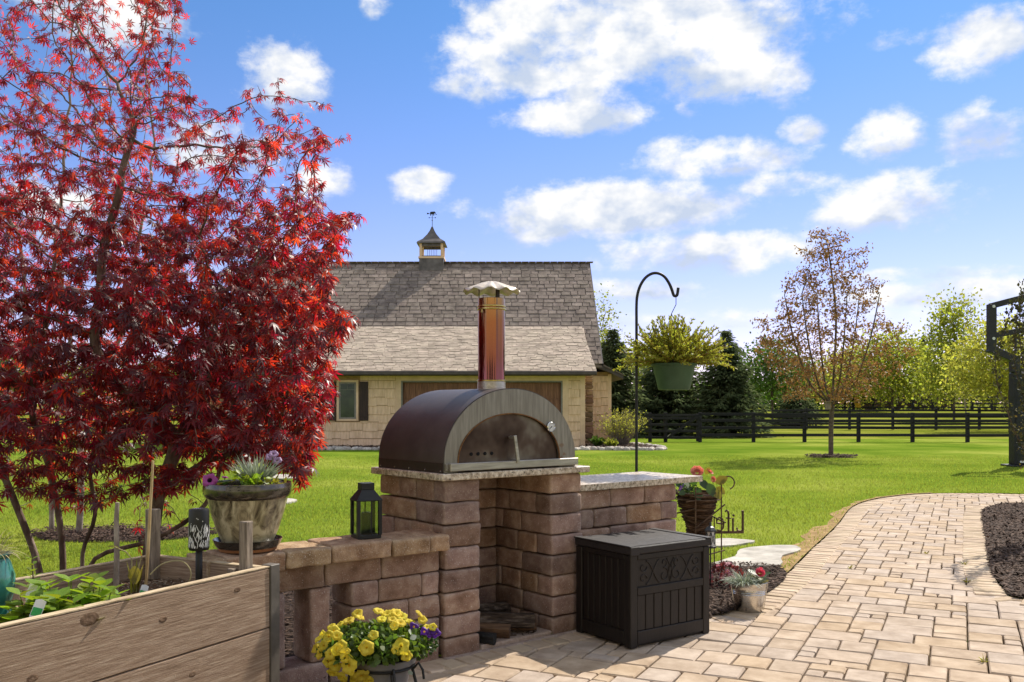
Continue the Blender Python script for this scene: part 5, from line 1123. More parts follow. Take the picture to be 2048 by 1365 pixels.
# ================================================================ BARN
def barn():
    e = empty('barn', (0, 31.0, 0), 0, 'tan shingle-sided barn with grey roof, cupola and brown garage door', 'barn')
    XL, XR = -11.0, 2.51
    def bx(name, x0, x1, y0, y1, z0, z1, m, par=e, bev=0):
        mb = MB(); mb.box(((x0+x1)/2, (y0+y1)/2, (z0+z1)/2), (x1-x0, y1-y0, z1-z0), bev=bev); return mb.build(name, m, par)
    GX0, GX1, GZ = -3.77, 1.69, 2.28
    m_back = mat('shadow_backer', lin('#a8845e'), lin('#b4906a'), rough=.9, bump=0)  # backing darker than the siding so the gaps read as shadow lines
    wall = bx('garage_wall', XL, GX0-.06, .03, .25, 0, 2.60, m_back); bx('garage_wall', GX1+.06, XR-.02, .03, .25, 0, 2.60, m_back); bx('garage_wall', GX0-.06, GX1+.06, .03, .25, GZ+.05, 2.60, m_trim)
    bx('side_wall', XR-.24, XR-.02, .26, 3.2, 0, 2.6, m_trim); bx('main_wall', XL, 3.59, 1.62, 11.0, 0, 2.7, m_back)
    # siding shingles with staggered butts
    rows = 9; rh = .285
    def siding(x0, x1, y, skip=None, zmax=2.56, nm='siding_shingle'):
        for r in range(rows):
            z0 = .06+r*rh; x = x0-(.2 if r % 2 else 0)
            while x < x1:
                w = random.choice((.30, .38, .46, .52)); a, b = max(x, x0), min(x+w, x1); x += w
                if b-a < .05: continue
                d = random.choice((0, .03, .0, .04)); z1 = min(z0+rh, zmax)
                if z1-z0 < .05: continue
                if skip and a < skip[1] and b > skip[0] and z0 < skip[3] and z1 > skip[2]:
                    if a < skip[0]-.05: b = skip[0]
                    elif b > skip[1]+.05: a = skip[1]
                    else: continue
                mb = MB(); mb.box(((a+b)/2, y-.020, (z0-d+z1)/2), (b-a-.006, .024, z1-z0+d-.014), rot=np.array(Matrix.Rotation(-.09, 3, 'X'))); mb.build(nm, m_siding, wall)
    siding(-9.3, GX0-.24, .03, skip=(-6.10, -5.23, .93, 2.36)); siding(GX1+.26, XR-.16, .03)
    rows = 9; siding(2.92, 3.48, 1.62)
    bx('corner_board', XR-.16, XR+.01, -.005, .27, 0, 2.58, m_trim); bx('corner_board', 3.48, 3.60, 1.590, 1.74, 0, 2.62, m_trim)
    for a, b in ((GX0-.24, GX0-.055), (GX1+.055, GX1+.26)): bx('door_casing', a, b, -.004, .05, 0, GZ+.22, m_trim)
    bx('door_casing', GX0-.054, GX1+.054, -.006, .05, GZ+.055, GZ+.22, m_trim)
    # door frame and garage door
    bx('door_frame', GX0-.055, GX0, -.002, .20, 0, GZ, m_greytrim); bx('door_frame', GX1, GX1+.055, -.002, .20, 0, GZ, m_greytrim); bx('door_frame', GX0-.055, GX1+.055, -.003, .20, GZ, GZ+.054, m_greytrim)
    gd = bx('garage_door', GX0, GX1, .16, .20, 0, GZ, m_door)
    for r in range(4):
        n = 26
        for k in range(n):
            x0 = GX0+.03+(GX1-GX0-.06)*k/n; mb = MB(); mb.box((x0+.1, .148, .02+r*.565+.275), ((GX1-GX0-.06)/n-.012, .020, .53)); mb.build('door_plank', m_door, gd)
    # window with shutters
    w = bx('window', -5.96, -5.37, -.015, .06, 1.02, 2.28, m_greytrim)
    bx('window_trim', -6.04, -5.962, -.018, .04, .95, 2.36, m_trim, w); bx('window_trim', -5.368, -5.29, -.018, .04, .95, 2.36, m_trim, w); bx('window_trim', -5.962, -5.368, -.017, .04, 2.282, 2.36, m_trim, w); bx('window_sill', -5.962, -5.368, -.03, .04, .95, 1.018, m_trim, w)
    for (a, b, c, d) in ((-5.90, -5.67, 2.03, 2.22), (-5.66, -5.43, 2.03, 2.22), (-5.90, -5.43, 1.08, 2.015)): bx('pane', a, b, -.020, -.005, c, d, m_wglass, w)
    for a, b in ((-6.37, -6.07), (-5.25, -4.95)):
        s = bx('shutter', a, b, -.045, .0, .96, 2.30, m_shutter)
        for k in range(3): bx('shutter_board', a+.005+k*.098, a+.095+k*.098, -.055, -.044, .97, 2.29, m_shutter, s)
        for z in (1.1, 2.08): bx('batten', a+.01, b-.01, -.070, -.054, z, z+.1, m_shutter, s)
    bx('outlet_box', -6.90, -6.76, -.03, .02, .58, .72, m_greytrim)
    # roofs (local y measured from the garage wall plane)
    y0, z0 = -.5, 2.66; y1, z1 = 3.07, 4.50; y2, z2 = 1.20, 2.985; y3, z3 = 6.70, 7.46
    mb = MB(); mb.prism([(y0, z0-.07), (y1, z1-.07), (y1, z1-.012), (y0, z0-.012)], XL, 2.70, axis=0); lr = mb.build('lean_to_roof', m_sh2, e)
    mb = MB(); mb.prism([(y2, z2-.14), (y3, z3-.14), (2*y3-y2, z2-.14), (2*y3-y2, z2-.012), (y3, z3-.012), (y2, z2-.012)], XL, 3.22, axis=0); mr = mb.build('main_roof', m_sh1, e)
    mb = MB(); mb.prism([(1.7, 2.6), (y3, z3-.2), (2*y3-1.7, 2.6)], 2.85, 3.05, axis=0); mb.build('gable_wall', m_trim, e)
    def shingles(par, ya, za, yb, zb, x0, x1f, exp, wr, th, m, nm, lim, vis, stuffname):
        L = math.hypot(yb-ya, zb-za); an = math.atan2(zb-za, yb-ya); rot = Matrix.Rotation(an, 3, 'X'); n = int(L/exp); k = 0; rest = MB(); cand = []
        for r in range(n):
            s = r*exp; x = x0-random.uniform(0, .3)
            while x < x1f(s):
                w = random.uniform(*wr); b = min(x+w, x1f(s)); cand.append((r, s, max(x, x0), b)); x += w
        meshes = {}
        for (r, s, a, b) in cand:
            if b-a < .04: continue
            c = Vector(((a+b)/2, ya+(s+exp/2)*math.cos(an), za+(s+exp/2)*math.sin(an)))+rot @ Vector((0, 0, random.uniform(-.006, .008)))
            size = (b-a-(.034 if exp > .2 else .018), exp+.05+random.uniform(-.012, .012), th); rr = np.array(rot @ Matrix.Rotation(-.045, 3, 'X'))
            if k < lim and vis(c): mb = MB(); mb.box((0, 0, 0), size, rot=rr); mb.build(nm, m, par, loc=c, fix=False); k += 1
            else: rest.box(c, size, rot=rr)
        o = rest.build(stuffname, m, par, fix=False); o['kind'] = 'stuff'
    shingles(mr, y2, z2, y3, z3, XL, lambda s: 3.24, .27, (.28, .50), .026, m_sh1, 'shingle', 300, lambda c: c.z > 4.45 and -5.2 < c.x, 'more_shingles')
    mb = MB(); mb.prism([(2*y3-y2, z2), (y3, z3), (y3, z3-.01), (2*y3-y2, z2-.01)], XL, 3.22, axis=0); mb.build('rear_slope', m_sh1, mr)
    shingles(lr, y0, z0, y1, z1, XL, lambda s: 2.87-.24*s/4.0, .135, (.22, .48), .018, m_sh2, 'shingle', 0, lambda c: False, 'lean_to_shingles')
    x = XL
    while x < 3.2: mb = MB(); mb.box((x+.15, y3, z3+.03), (.29, .30, .03), bev=.01); mb.build('ridge_cap', m_sh1, mr, fix=False); x += .3
    mb = MB(); mb.box(((XL+2.87)/2, y0-.045, z0-.085), (2.87-XL, .10, .13), bev=.02); mb.build('gutter', m_fascia, e)
    bx('soffit', XL, 2.70, y0+.01, .03, z0-.16, z0-.13, m_fascia)
    mb = MB(); mb.prism([(y2, z2-.16), (y3, z3-.16), (y3, z3-.0), (y2, z2-.0)], 3.22, 3.27, axis=0); mb.build('rake_board', m_fascia, e)
    # flared side eave on the right
    mb = MB(); mb.prism([(2.86, 2.88), (3.1, 2.82), (3.55, 2.65), (3.99, 2.43), (3.99, 2.56), (3.55, 2.79), (3.1, 2.97), (2.86, 3.04)], 1.25, 9.5, axis=1); mb.build('side_eave', m_fascia, e)
    mb = MB(); mb.prism([(2.70, 2.975), (3.1, 2.955), (3.55, 2.785), (4.03, 2.555), (4.03, 2.575), (3.55, 2.81), (3.24, 2.98), (2.70, 3.03)], 1.20, 9.5, axis=1); mb.build('side_eave_roof', m_sh1, e)
    # stone veneer column
    col = bx('stone_column', 2.58, 2.86, .75, 1.60, 0, 2.62, m_trim); z = .02
    while z < 2.55:
        h = random.uniform(.10, .24); mb = MB(); mb.box((2.72+random.uniform(-.01, .01), .74, z+h/2), (.28+random.uniform(-.03, .03), .07, h-.012), bev=.03, jit=.015); mb.build('stone', m_stone, col, fix=False); z += h
    # cupola
    cx, cy = -3.34, 6.70
    cu = bx('cupola', cx-.50, cx+.50, cy-.50, cy+.50, 6.70, 7.62, m_lead, e)
    bx('base_trim', cx-.53, cx+.53, cy-.53, cy+.53, 7.58, 7.66, m_trim, cu)
    for sx in (-1, 1):
        for sy in (-1, 1): bx('corner_post', cx+sx*.44-.05, cx+sx*.44+.05, cy+sy*.44-.05, cy+sy*.44+.05, 7.66, 8.24, m_trim, cu)
    for s in (-1, 1):
        bx('louver_frame', cx-.39, cx+.39, cy+s*.44-.02, cy+s*.44+.02, 8.10, 8.22, m_lead, cu); bx('louver_frame', cx-.39, cx+.39, cy+s*.44-.02, cy+s*.44+.02, 7.66, 7.70, m_lead, cu)
        for k in range(3): bx('mullion', cx-.15+.15*k-.008, cx-.15+.15*k+.008, cy+s*.44-.01, cy+s*.44+.01, 7.70, 8.10, m_lead, cu)
    mb = MB(); V = []; pr = [(.60, 8.20), (.57, 8.27), (.36, 8.42), (.19, 8.64), (.09, 8.82), (.03, 8.98)]
    for r, z in pr:
        for a, b in ((-1, -1), (1, -1), (1, 1), (-1, 1)): V.append((cx+a*r, cy+b*r, z))
    Fs = [[i*4+k, i*4+(k+1) % 4, (i+1)*4+(k+1) % 4, (i+1)*4+k] for i in range(len(pr)-1) for k in range(4)]+[[3, 2, 1, 0], [20, 21, 22, 23]]; mb.add(V, Fs); mb.build('cupola_roof', m_lead, cu)
    vn = MB(); vn.tube([(cx, cy, 8.95), (cx, cy, 9.52)], .012, 6); vn.lathe([(.001, 9.22), (.035, 9.25), (.001, 9.29)], 8, (cx, cy, 0)); v = vn.build('weather_vane', m_black, cu)
    mb = MB(); mb.prism([(cx-.08, 9.44), (cx-.055, 9.44), (cx-.05, 9.50), (cx+.04, 9.50), (cx+.05, 9.44), (cx+.075, 9.44), (cx+.08, 9.55), (cx+.13, 9.52), (cx+.15, 9.56), (cx+.10, 9.62), (cx-.07, 9.61), (cx-.10, 9.56)], cy-.01, cy+.01); mb.build('animal_figure', m_black, v)
    mb = MB(); mb.tube([(cx-.21, cy, 9.53), (cx+.19, cy, 9.50)], .006, 5); mb.prism([(cx-.22, 9.50), (cx-.13, 9.52), (cx-.13, 9.55), (cx-.22, 9.57)], cy-.008, cy+.008); mb.prism([(cx+.15, 9.475), (cx+.20, 9.495), (cx+.16, 9.525)], cy-.008, cy+.008); mb.build('arrow', m_black, v)
    mb = MB(); mb.tube([(cx-.14, cy, 9.36), (cx+.14, cy, 9.36)], .005, 5); mb.tube([(cx, cy-.14, 9.36), (cx, cy+.14, 9.36)], .005, 5)
    for s in (-1, 1): mb.box((cx+s*.13, cy, 9.36), (.035, .01, .045))
    mb.build('direction_arms', m_black, v)
barn()
# foundation beds and river rock edging
def barn_beds():
    fb = [(-11, 29.7), (-4.2, 29.75), (-3.6, 30.2), (-3.6, 31), (-11, 31)]; a = flat_mesh('mulch_bed', [fb], .020, m_mulch); chips(a, [fb], 1800, .03, (.05, .14), clip=lambda x, y: x > -9, hmul=5)
    rb = [(2.2, 29.55), (4.4, 29.5), (5.0, 29.9), (4.9, 31.5), (4.3, 33.0), (2.6, 33)]; a = flat_mesh('mulch_bed', [rb], .020, m_mulch); chips(a, [rb], 1600, .04, (.05, .14), hmul=5)
    def rockline(lab, pts, n):
        e = empty('rock_border', (0, 0, 0), 0, lab, 'rock border'); P = smooth_curve([Vector((*p, 0)) for p in pts], 6); Ls = [0]
        for u, v in zip(P[:-1], P[1:]): Ls.append(Ls[-1]+(v-u).length)
        for k in range(n):
            s = Ls[-1]*(k+.5)/n; i = max(j for j in range(len(Ls)-1) if Ls[j] <= s); p = P[i].lerp(P[i+1], (s-Ls[i])/max(1e-6, Ls[i+1]-Ls[i]))
            o = inst('rock', random.choice(ROCKS), e, (p.x+random.uniform(-.05, .05), p.y+random.uniform(-.12, .12), .04), (0, 0, random.uniform(0, 6)), tuple(random.uniform(.09, .15)*q for q in (1.2, 1, .75)))
    rockline('row of pale river rocks edging the mulch along the barn wall', [(-9.4, 29.6), (-4.3, 29.62), (-3.5, 30.1)], 46)
    rockline('row of pale river rocks edging the mulch below the yellow shrub', [(2.0, 29.5), (4.3, 29.4), (5.0, 29.8), (5.0, 31.4), (4.4, 33.2)], 52)
ROCKS = []
for k in range(4):
    mb = MB(); V = []; nn, mm = 8, 5
    prof = [(math.sin(math.pi*i/mm), -math.cos(math.pi*i/mm)) for i in range(mm+1)]; off = Vector((k*9, 0, 0))
    for r, z in prof:
        for j in range(nn):
            a = 2*math.pi*j/nn; p = Vector((max(r, .01)*math.cos(a), max(r, .01)*math.sin(a), z)); V.append(p*(1+.22*mnoise.noise(p*1.3+off)))
    mb.add(V, [[i*nn+j, i*nn+(j+1) % nn, (i+1)*nn+(j+1) % nn, (i+1)*nn+j] for i in range(mm) for j in range(nn)]); ROCKS.append(mb.mesh('rock', m_rock, smooth=True))
barn_beds()

# ================================================================ FENCES
def fence(lab, x_posts, Y, z0, H, rails, rh=.115, pw=.13):
    e = empty('paddock_fence', (0, Y, z0), 0, lab, 'fence')
    pm = MB(); pm.box((0, 0, H/2), (pw, pw, H), bev=.01); pm = pm.mesh('post', m_fence)
    for x in x_posts: inst('post', pm, e, (x, 0, random.uniform(-.02, .02)), (0, 0, random.uniform(-.02, .02)))
    for a, b in zip(x_posts[:-1], x_posts[1:]):
        for z in rails:
            mb = MB(); L = b-a-.012; mb.box((0, 0, 0), (L, .030, rh), bev=.004); mb.build('rail', m_fence, e, loc=((a+b)/2, -pw/2-.017, z+random.uniform(-.012, .012)), rot=(0, random.uniform(-.004, .004), 0), fix=False)
    return e
X36 = lambda px: (px-1024)/F*36.3
fence('black four-rail paddock fence running behind the bronze-leaved tree', [X36(p) for p in (1400, 1507, 1609, 1717, 1825, 1935, 2045, 2155)], 36.3, 0, 1.22, (.29, .60, .88, 1.13))
def gate():
    e = empty('paddock_gate', (0, 36.3, 0), 0, 'black wooden paddock gate with diagonal brace beside the shrub', 'gate'); a, b = X36(1331), X36(1396)
    for x in (a, b, X36(1300)): mb = MB(); mb.box((x, 0, .60), (.14, .12, 1.2 if x != b else 1.12), bev=.01); mb.build('upright', m_fence, e)
    for z in (.20, .46, .72, .98, 1.10): mb = MB(); mb.box(((a+b)/2, -.08, z), (b-a, .03, .10), bev=.004); mb.build('rail', m_fence, e); mb = MB(); mb.box(((a+X36(1290))/2, -.08, z), (a-X36(1290), .03, .10), bev=.004); mb.build('rail', m_fence, e)
    d = Vector((b-a, 0, .92)); mb = MB(); mb.box(((a+b)/2, -.112, .62), (d.length, .03, .11), rot=np.array(Matrix.Rotation(-math.atan2(d.z, d.x), 3, 'Y'))); mb.build('diagonal_brace', m_fence, e)
    mb = MB(); mb.box((a+.12, -.14, .30), (.16, .02, .02), rot=np.array(Matrix.Rotation(-.7, 3, 'Y'))); mb.build('latch', m_steel2, e)
gate()
fence('second black rail fence beyond the first, across the meadow', [2+2.5*k for k in range(0, 14)], 52, ter_z(52), 1.25, (.35, .75, 1.12))
fence('farthest black rail fence on the rise below the yellow green trees', [30+1.85*k for k in range(0, 16)], 84, ter_z(84)-.05, 1.40, (.35, .70, 1.02, 1.3), rh=.15, pw=.2)
fence('black rail fence in the distance left of the barn', [-34+2.3*k for k in range(0, 11)], 40, 0.0, 1.25, (.29, .60, .88, 1.13))
mk = at(1715, 805, 83); e = empty('yellow_marker', (mk.x, mk.y, ter_z(83)), 0, 'small amber yellow marker sign at the far fence', 'sign')
mb = MB(); mb.box((0, 0, .55), (.08, .08, 1.1)); mb.build('post', m_fence, e)
mb = MB(); mb.box((0, -.07, 1.05), (.48, .04, .42), bev=.02); mb.build('upper_plate', m_amber, e); mb = MB(); mb.box((0, -.07, .50), (.52, .04, .46), bev=.02); mb.build('lower_plate', m_amber, e)

# ================================================================ BASKETBALL POLE
def hoop():
    Y = 21.4; k = Y/F; c = at(2037, 936, Y); xx = lambda px: (px-2035)*k; zz = lambda py: EYE-(py-HY)*k
    e = empty('basketball_pole', (c.x, Y, 0), 0, 'black padded basketball pole with offset arms at the right edge', 'basketball pole')
    mb = MB(); V = []; n = 12
    mb.box((0, 0, zz(838)-.0), (.335, .335, zz(743)-.03), bev=.05); mb.box((0, 0, .03), (.60, .50, .06), bev=.01)
    pad = mb.build('pad', m_pad, e)
    mb = MB(); mb.box((.04, -.1715, .135), (.20, .004, .045)); mb.build('pad_label', m_white, pad)
    def arm(nm, a, b, w, d=.15):
        a = Vector((xx(a[0]), 0, zz(a[1]))); b = Vector((xx(b[0]), 0, zz(b[1]))); v = b-a; mb = MB(); mb.box((a+b)/2, (v.length, d, w), rot=np.array(Matrix.Rotation(-math.atan2(v.z, v.x), 3, 'Y')), bev=.01); return mb.build(nm, m_blackpl, e)
    arm('neck', (2027, 745), (2027, 712), .18, .18); arm('lower_elbow', (2033, 722), (1975, 697), .17, .17); arm('upright', (1981, 706), (1981, 609), .17, .172); arm('upper_arm', (1978, 613), (2120, 576), .14, .12); arm('lower_arm', (1983, 672), (2120, 646), .13, .11); arm('actuator', (2029, 670), (2029, 708), .05, .05)
    for py in (614, 678): mb = MB(); mb.tube([(xx(1981.5), -.085, zz(py)), (xx(1981.5), -.10, zz(py))], .035, 12); mb.build('bolt', m_white, e)
    mb = MB(); mb.box((xx(2018), -.10, zz(838)), (.06, .08, .36)); mb.tube([(xx(2018), -.14, zz(848)), (xx(2006), -.2, zz(846))], .02, 8); mb.build('crank', m_blackpl, e)
    mb = MB(); mb.box((xx(2125), 0, zz(600)), (.05, 1.8, 1.1)); mb.build('backboard', m_greytrim, e)
hoop()

# ================================================================ TREES
def colonize(stems, A, step, dk, maxit=140, jit=.12, trop=(0, 0, 0), seed=0):
    rg = np.random.default_rng(seed); pos = []; par = []
    for s in stems:
        prev = -1
        if pos:
            d = np.linalg.norm(np.array(pos)-np.array(s[0]), axis=1); j = int(d.argmin())
            if d[j] < step*1.5: prev = j
        for p in s: pos.append(np.array(p, float)); par.append(prev); prev = len(pos)-1
    A = np.array(A); P = np.array(pos); D = np.linalg.norm(A[:, None]-P[None], axis=2); near = D.argmin(1); nd = D.min(1); alive = nd > dk; trop = np.array(trop)
    for it in range(maxit):
        if not alive.any(): break
        idx = near[alive]; v = A[alive]-P[idx]; v = v/np.maximum(np.linalg.norm(v, axis=1, keepdims=True), 1e-9)
        acc = np.zeros((len(P), 3)); np.add.at(acc, idx, v); src = np.unique(idx)
        d = norm(acc[src]); d = norm(d+rg.normal(size=d.shape)*jit+trop); new = P[src]+d*step
        if len(P) > 12000: break
        base = len(P); P = np.vstack([P, new]); par += list(src)
        ai = np.where(alive)[0]; Dn = np.linalg.norm(A[ai][:, None]-new[None], axis=2); m = Dn.argmin(1); mv = Dn[np.arange(len(ai)), m]; better = mv < nd[ai]
        stuck = ~better
        near[ai[better]] = base+m[better]; nd[ai[better]] = mv[better]
        alive[ai[nd[ai] < dk]] = False
        if it > 4: alive[ai[stuck & (rg.random(len(ai)) < .25)]] = False
    return P, np.array(par)
def tree_mesh(P, par, r0, ex, rmax=None, nside=6, minr=0.0, base_r=None):
    n = len(P); r = np.zeros(n); kids = [[] for _ in range(n)]
    for i in range(n):
        if par[i] >= 0: kids[par[i]].append(i)
    ac = np.zeros(n)
    for i in range(n-1, -1, -1):
        r[i] = max(r0, ac[i]**(1/ex)) if ac[i] > 0 else r0
        if par[i] >= 0: ac[par[i]] += r[i]**ex
    if rmax: r = r*min(1, rmax/r.max()) if r.max() > rmax else r; r = np.maximum(r, r0)
    mb = MB(); starts = [i for i in range(n) if par[i] < 0]; stack = [(s, None) for s in starts]
    while stack:
        s, pr = stack.pop(); pts = []; rr = []
        if pr is not None: pts.append(tuple(P[pr])); rr.append(min(r[pr], r[s]*1.15))
        c = s
        while True:
            pts.append(tuple(P[c])); rr.append(r[c]); k = kids[c]
            if not k: break
            main = max(k, key=lambda q: r[q]); stack += [(q, c) for q in k if q != main]; c = main
        if len(pts) > 1 and max(rr) >= minr: rr[-1] *= .6; mb.tube(pts, rr, nside if max(rr) > r0*3 else 4, cap=True)
    return mb, r, kids
def palmate():
    """seven narrow drooping lobes around the petiole"""
    V = [(0, 0, 0)]; T = []
    for k, (a, l) in enumerate(((-125, .45), (-82, .72), (-40, .93), (0, 1.0), (40, .93), (82, .72), (125, .45))):
        a = R(a); d = np.array([math.sin(a), math.cos(a), 0]); s = np.array([math.cos(a), -math.sin(a), 0]); w = .088*l+.02; i = len(V)
        V += [tuple(d*l*.42+s*w+np.array([0, 0, -.06])), tuple(d*l*.42-s*w+np.array([0, 0, -.06])), tuple(d*l+np.array([0, 0, -.36*l]))]
        T += [[0, i, i+1], [i, i+2, i+1]]
    return np.array(V), np.array(T)
PAL = palmate()
def red_maple():
    base = gr(118, 1216); e = empty('japanese_maple', (base.x, base.y, 0), 0, 'large red-leaved maple tree behind the raised bed at left', 'tree'); loc = np.array(e.location)
    outline = [(-260, -160), (250, -110), (330, -30), (372, 20), (385, 150), (430, 215), (500, 165), (570, 200), (650, 240), (668, 300), (632, 395), (705, 425), (690, 500), (660, 590), (715, 630), (650, 720), (672, 770), (640, 850), (628, 900), (615, 955), (560, 945), (480, 905), (425, 930), (390, 985), (300, 1000), (240, 1015), (150, 1045), (60, 1040), (-260, 1080)]
    rg = random.Random(5); A = []; tries = 0
    def w(px, py):
        v = 1.0
        if py < 380: v = .12+.20*max(0, (py-60)/320)
        elif py < 470: v = .6
        if px > 250 and 440 < py < 920: v = 1.25
        if px < 330 and py > 860: v = .26
        if px < 240 and 480 < py <= 860: v = .5
        if 330 < px < 480 and py > 880: v = .2
        if px < -20: v *= .5
        return v
    while len(A) < 5200 and tries < 160000:
        tries += 1; px = rg.uniform(-260, 720); py = rg.uniform(-160, 1080)
        if not inpoly(px, py, outline) or rg.random() > w(px, py)/1.25: continue
        Yc = 6.1-.35*(px > 380)-.0004*max(0, py-500); Y = min(7.6, max(4.95, rg.gauss(Yc, .62)))
        if px < 420 and py > 930: Y = max(Y, 5.2)
        p = at(px, py, Y)
        if p.z < .75: continue
        A.append(tuple(p))
    for q in ((345, 8), (372, -20), (360, 60), (640, 185), (655, 215), (725, 430), (700, 455), (715, 632), (690, 650), (560, 150), (510, 165), (690, 270), (665, 760), (625, 965), (600, 975), (250, -40), (300, 60), (150, 10), (60, 40)):
        for d in (0, .12): A.append(tuple(at(q[0]-d*60, q[1]+d*60, 5.9+d)))
    A = np.array(A)-loc
    def S_(pts): return [tuple(np.array(p)-loc) for p in [tuple(v) for v in smooth_curve([q if isinstance(q, Vector) else at(*q) for q in pts], 4)]]
    b = base.copy()
    stems = [S_([b, (126, 1140, 6.35), (120, 1050, 6.35), (100, 940, 6.3), (60, 800, 6.2), (90, 660, 6.2), (110, 520, 6.2)]),
             S_([Vector((at(292, 1100, 6.2).x, 6.2, 0)), (298, 1115, 6.15), (308, 1050, 6.1), (318, 985, 6.0), (352, 880, 5.95), (300, 830, 5.9), (235, 770, 5.9), (190, 690, 5.9), (200, 600, 5.9), (207, 500, 5.9), (238, 390, 5.9), (245, 340, 5.9), (268, 264, 5.9)]),
             S_([(352, 880, 5.95), (400, 800, 5.9), (420, 700, 5.8), (330, 650+50, 5.9)][:3]+[(440, 600, 5.8)]),
             S_([Vector((at(170, 1100, 6.25).x, 6.25, 0)), (165, 1110, 6.25), (190, 1030, 6.2), (180, 930, 6.2), (210, 840, 6.1), (160, 740, 6.1)]),
             S_([(318, 985, 6.0), (400, 930, 5.8), (470, 905, 5.6), (560, 880, 5.5)]),
             S_([Vector((base.x+.12, base.y+.1, 0)), (190, 1118, 6.5), (310, 1078, 6.5), (410, 1010, 6.5), (450, 900, 6.5), (470, 800, 6.4)]),
             S_([Vector((base.x-.12, base.y+.05, 0)), (70, 1110, 6.4), (20, 980, 6.4), (-40, 820, 6.3), (-20, 600, 6.3)])]
    P, par = colonize(stems, A, .07, .075, 150, .16, (0, 0, .02), 3)
    mb, r, kids = tree_mesh(P, par, .0026, 2.15, rmax=.048, nside=8)
    mb.build('trunk', m_bark, e, smooth='all', fix=False)
    tips = np.where(r < .0058)[0]; rgn = np.random.default_rng(4)
    LP = []; LD = []
    for i in tips:
        k = 3 if kids[i] else 6
        p = P[i]; pr = P[par[i]] if par[i] >= 0 else p; d = p-pr; d = d/(np.linalg.norm(d)+1e-9)
        zz = p[2]+loc[2]; k = (k if zz < 2.7 else k-1) if (zz > .9) else 1
        for _ in range(k):
            o = rgn.normal(size=3); o[2] *= .5; o = o/np.linalg.norm(o)
            LP.append(p-d*.085*rgn.random()+o*.045*rgn.random()+np.array([0, 0, -.01])); dd = d*.55+o*.9; dd[2] = -.45-.5*rgn.random(); LD.append(dd)
    LP = np.array(LP); LD = np.array(LD); n = len(LP); Mx = frames(LD, np.stack([rgn.normal(size=n)*.5, rgn.normal(size=n)*.5-.15, np.ones(n)], 1)); sc = rgn.uniform(.032, .072, n)
    # a share of smaller new leaves at the top
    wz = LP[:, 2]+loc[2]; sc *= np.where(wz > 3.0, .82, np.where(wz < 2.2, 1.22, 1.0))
    wx = LP+loc; px = 1024+F*wx[:, 0]/wx[:, 1]; bright = (rgn.random(n) < np.clip(.08+(px-520)/400+np.clip((wz-2.3)*.28, 0, .45), .07, .58))  # lit leaf colour chosen more often where backlight reaches: right side and top
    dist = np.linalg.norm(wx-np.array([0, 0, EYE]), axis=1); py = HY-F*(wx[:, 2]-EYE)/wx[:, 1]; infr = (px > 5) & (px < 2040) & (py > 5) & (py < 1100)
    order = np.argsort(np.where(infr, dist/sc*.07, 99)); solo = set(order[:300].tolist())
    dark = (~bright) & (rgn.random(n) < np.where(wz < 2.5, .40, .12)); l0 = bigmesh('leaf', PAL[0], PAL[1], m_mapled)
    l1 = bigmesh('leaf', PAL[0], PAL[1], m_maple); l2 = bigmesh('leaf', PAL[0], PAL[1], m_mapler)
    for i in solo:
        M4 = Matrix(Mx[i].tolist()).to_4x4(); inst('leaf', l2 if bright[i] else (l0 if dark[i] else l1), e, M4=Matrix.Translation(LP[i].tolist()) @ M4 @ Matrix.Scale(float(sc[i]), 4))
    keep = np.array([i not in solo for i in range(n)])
    for nm, sel, m in (('crown', keep & ~bright & ~dark, m_maple), ('dark_crown', keep & dark, m_mapled), ('lit_crown', keep & bright, m_mapler)):
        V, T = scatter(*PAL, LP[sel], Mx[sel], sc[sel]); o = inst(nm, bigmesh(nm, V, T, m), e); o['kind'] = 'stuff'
    print('maple nodes', len(P), 'leaves', n)
red_maple()
def leafy(name, lab, base, A, stems, step, dk, bark, leafmat, leaf, k, sc, thr, r0=.006, ex=2.2, rmax=.12, cat='tree', group=None, spread=.12, seed=1, droop=-.2, trop=(0, 0, .03)):
    e = empty(name, base, 0, lab, cat, group); loc = np.array(base); rgn = np.random.default_rng(seed)
    P, par = colonize([[tuple(np.array(p)-loc) for p in s] for s in stems], np.array(A)-loc, step, dk, 120, .14, trop, seed)
    mb, r, kids = tree_mesh(P, par, r0, ex, rmax=rmax, nside=7); mb.build('trunk', bark, e, smooth='all', fix=False)
    tips = np.where(r < thr)[0]; LP = np.repeat(P[tips], k, axis=0); n = len(LP); LP = LP+rgn.normal(size=(n, 3))*spread; D = rgn.normal(size=(n, 3)); D[:, 2] += droop
    V, T = scatter(*leaf, LP, frames(D, rgn.normal(size=(n, 3))+np.array([0, 0, .6])), rgn.uniform(sc[0], sc[1], n)); o = inst('crown', bigmesh('crown', V, T, leafmat), e); return e, n
def crown_pts(px, py0, py1, wpx, Y, n, prof, seed, depth=.8):
    """points through a crown: prof(t) gives the half width at height fraction t (0 bottom, 1 top)"""
    rg = random.Random(seed); A = []
    while len(A) < n:
        t = rg.random(); a = rg.uniform(0, 6.283); hw = prof(t)*wpx/2*(rg.random()**.5)*(1+.25*math.sin(a*3+seed)*t); py = py1+(py0-py1)*t
        p = at(px+hw*math.cos(a), py, Y); p.y += hw*math.sin(a)*Y/F*depth; A.append(tuple(p))
    return A
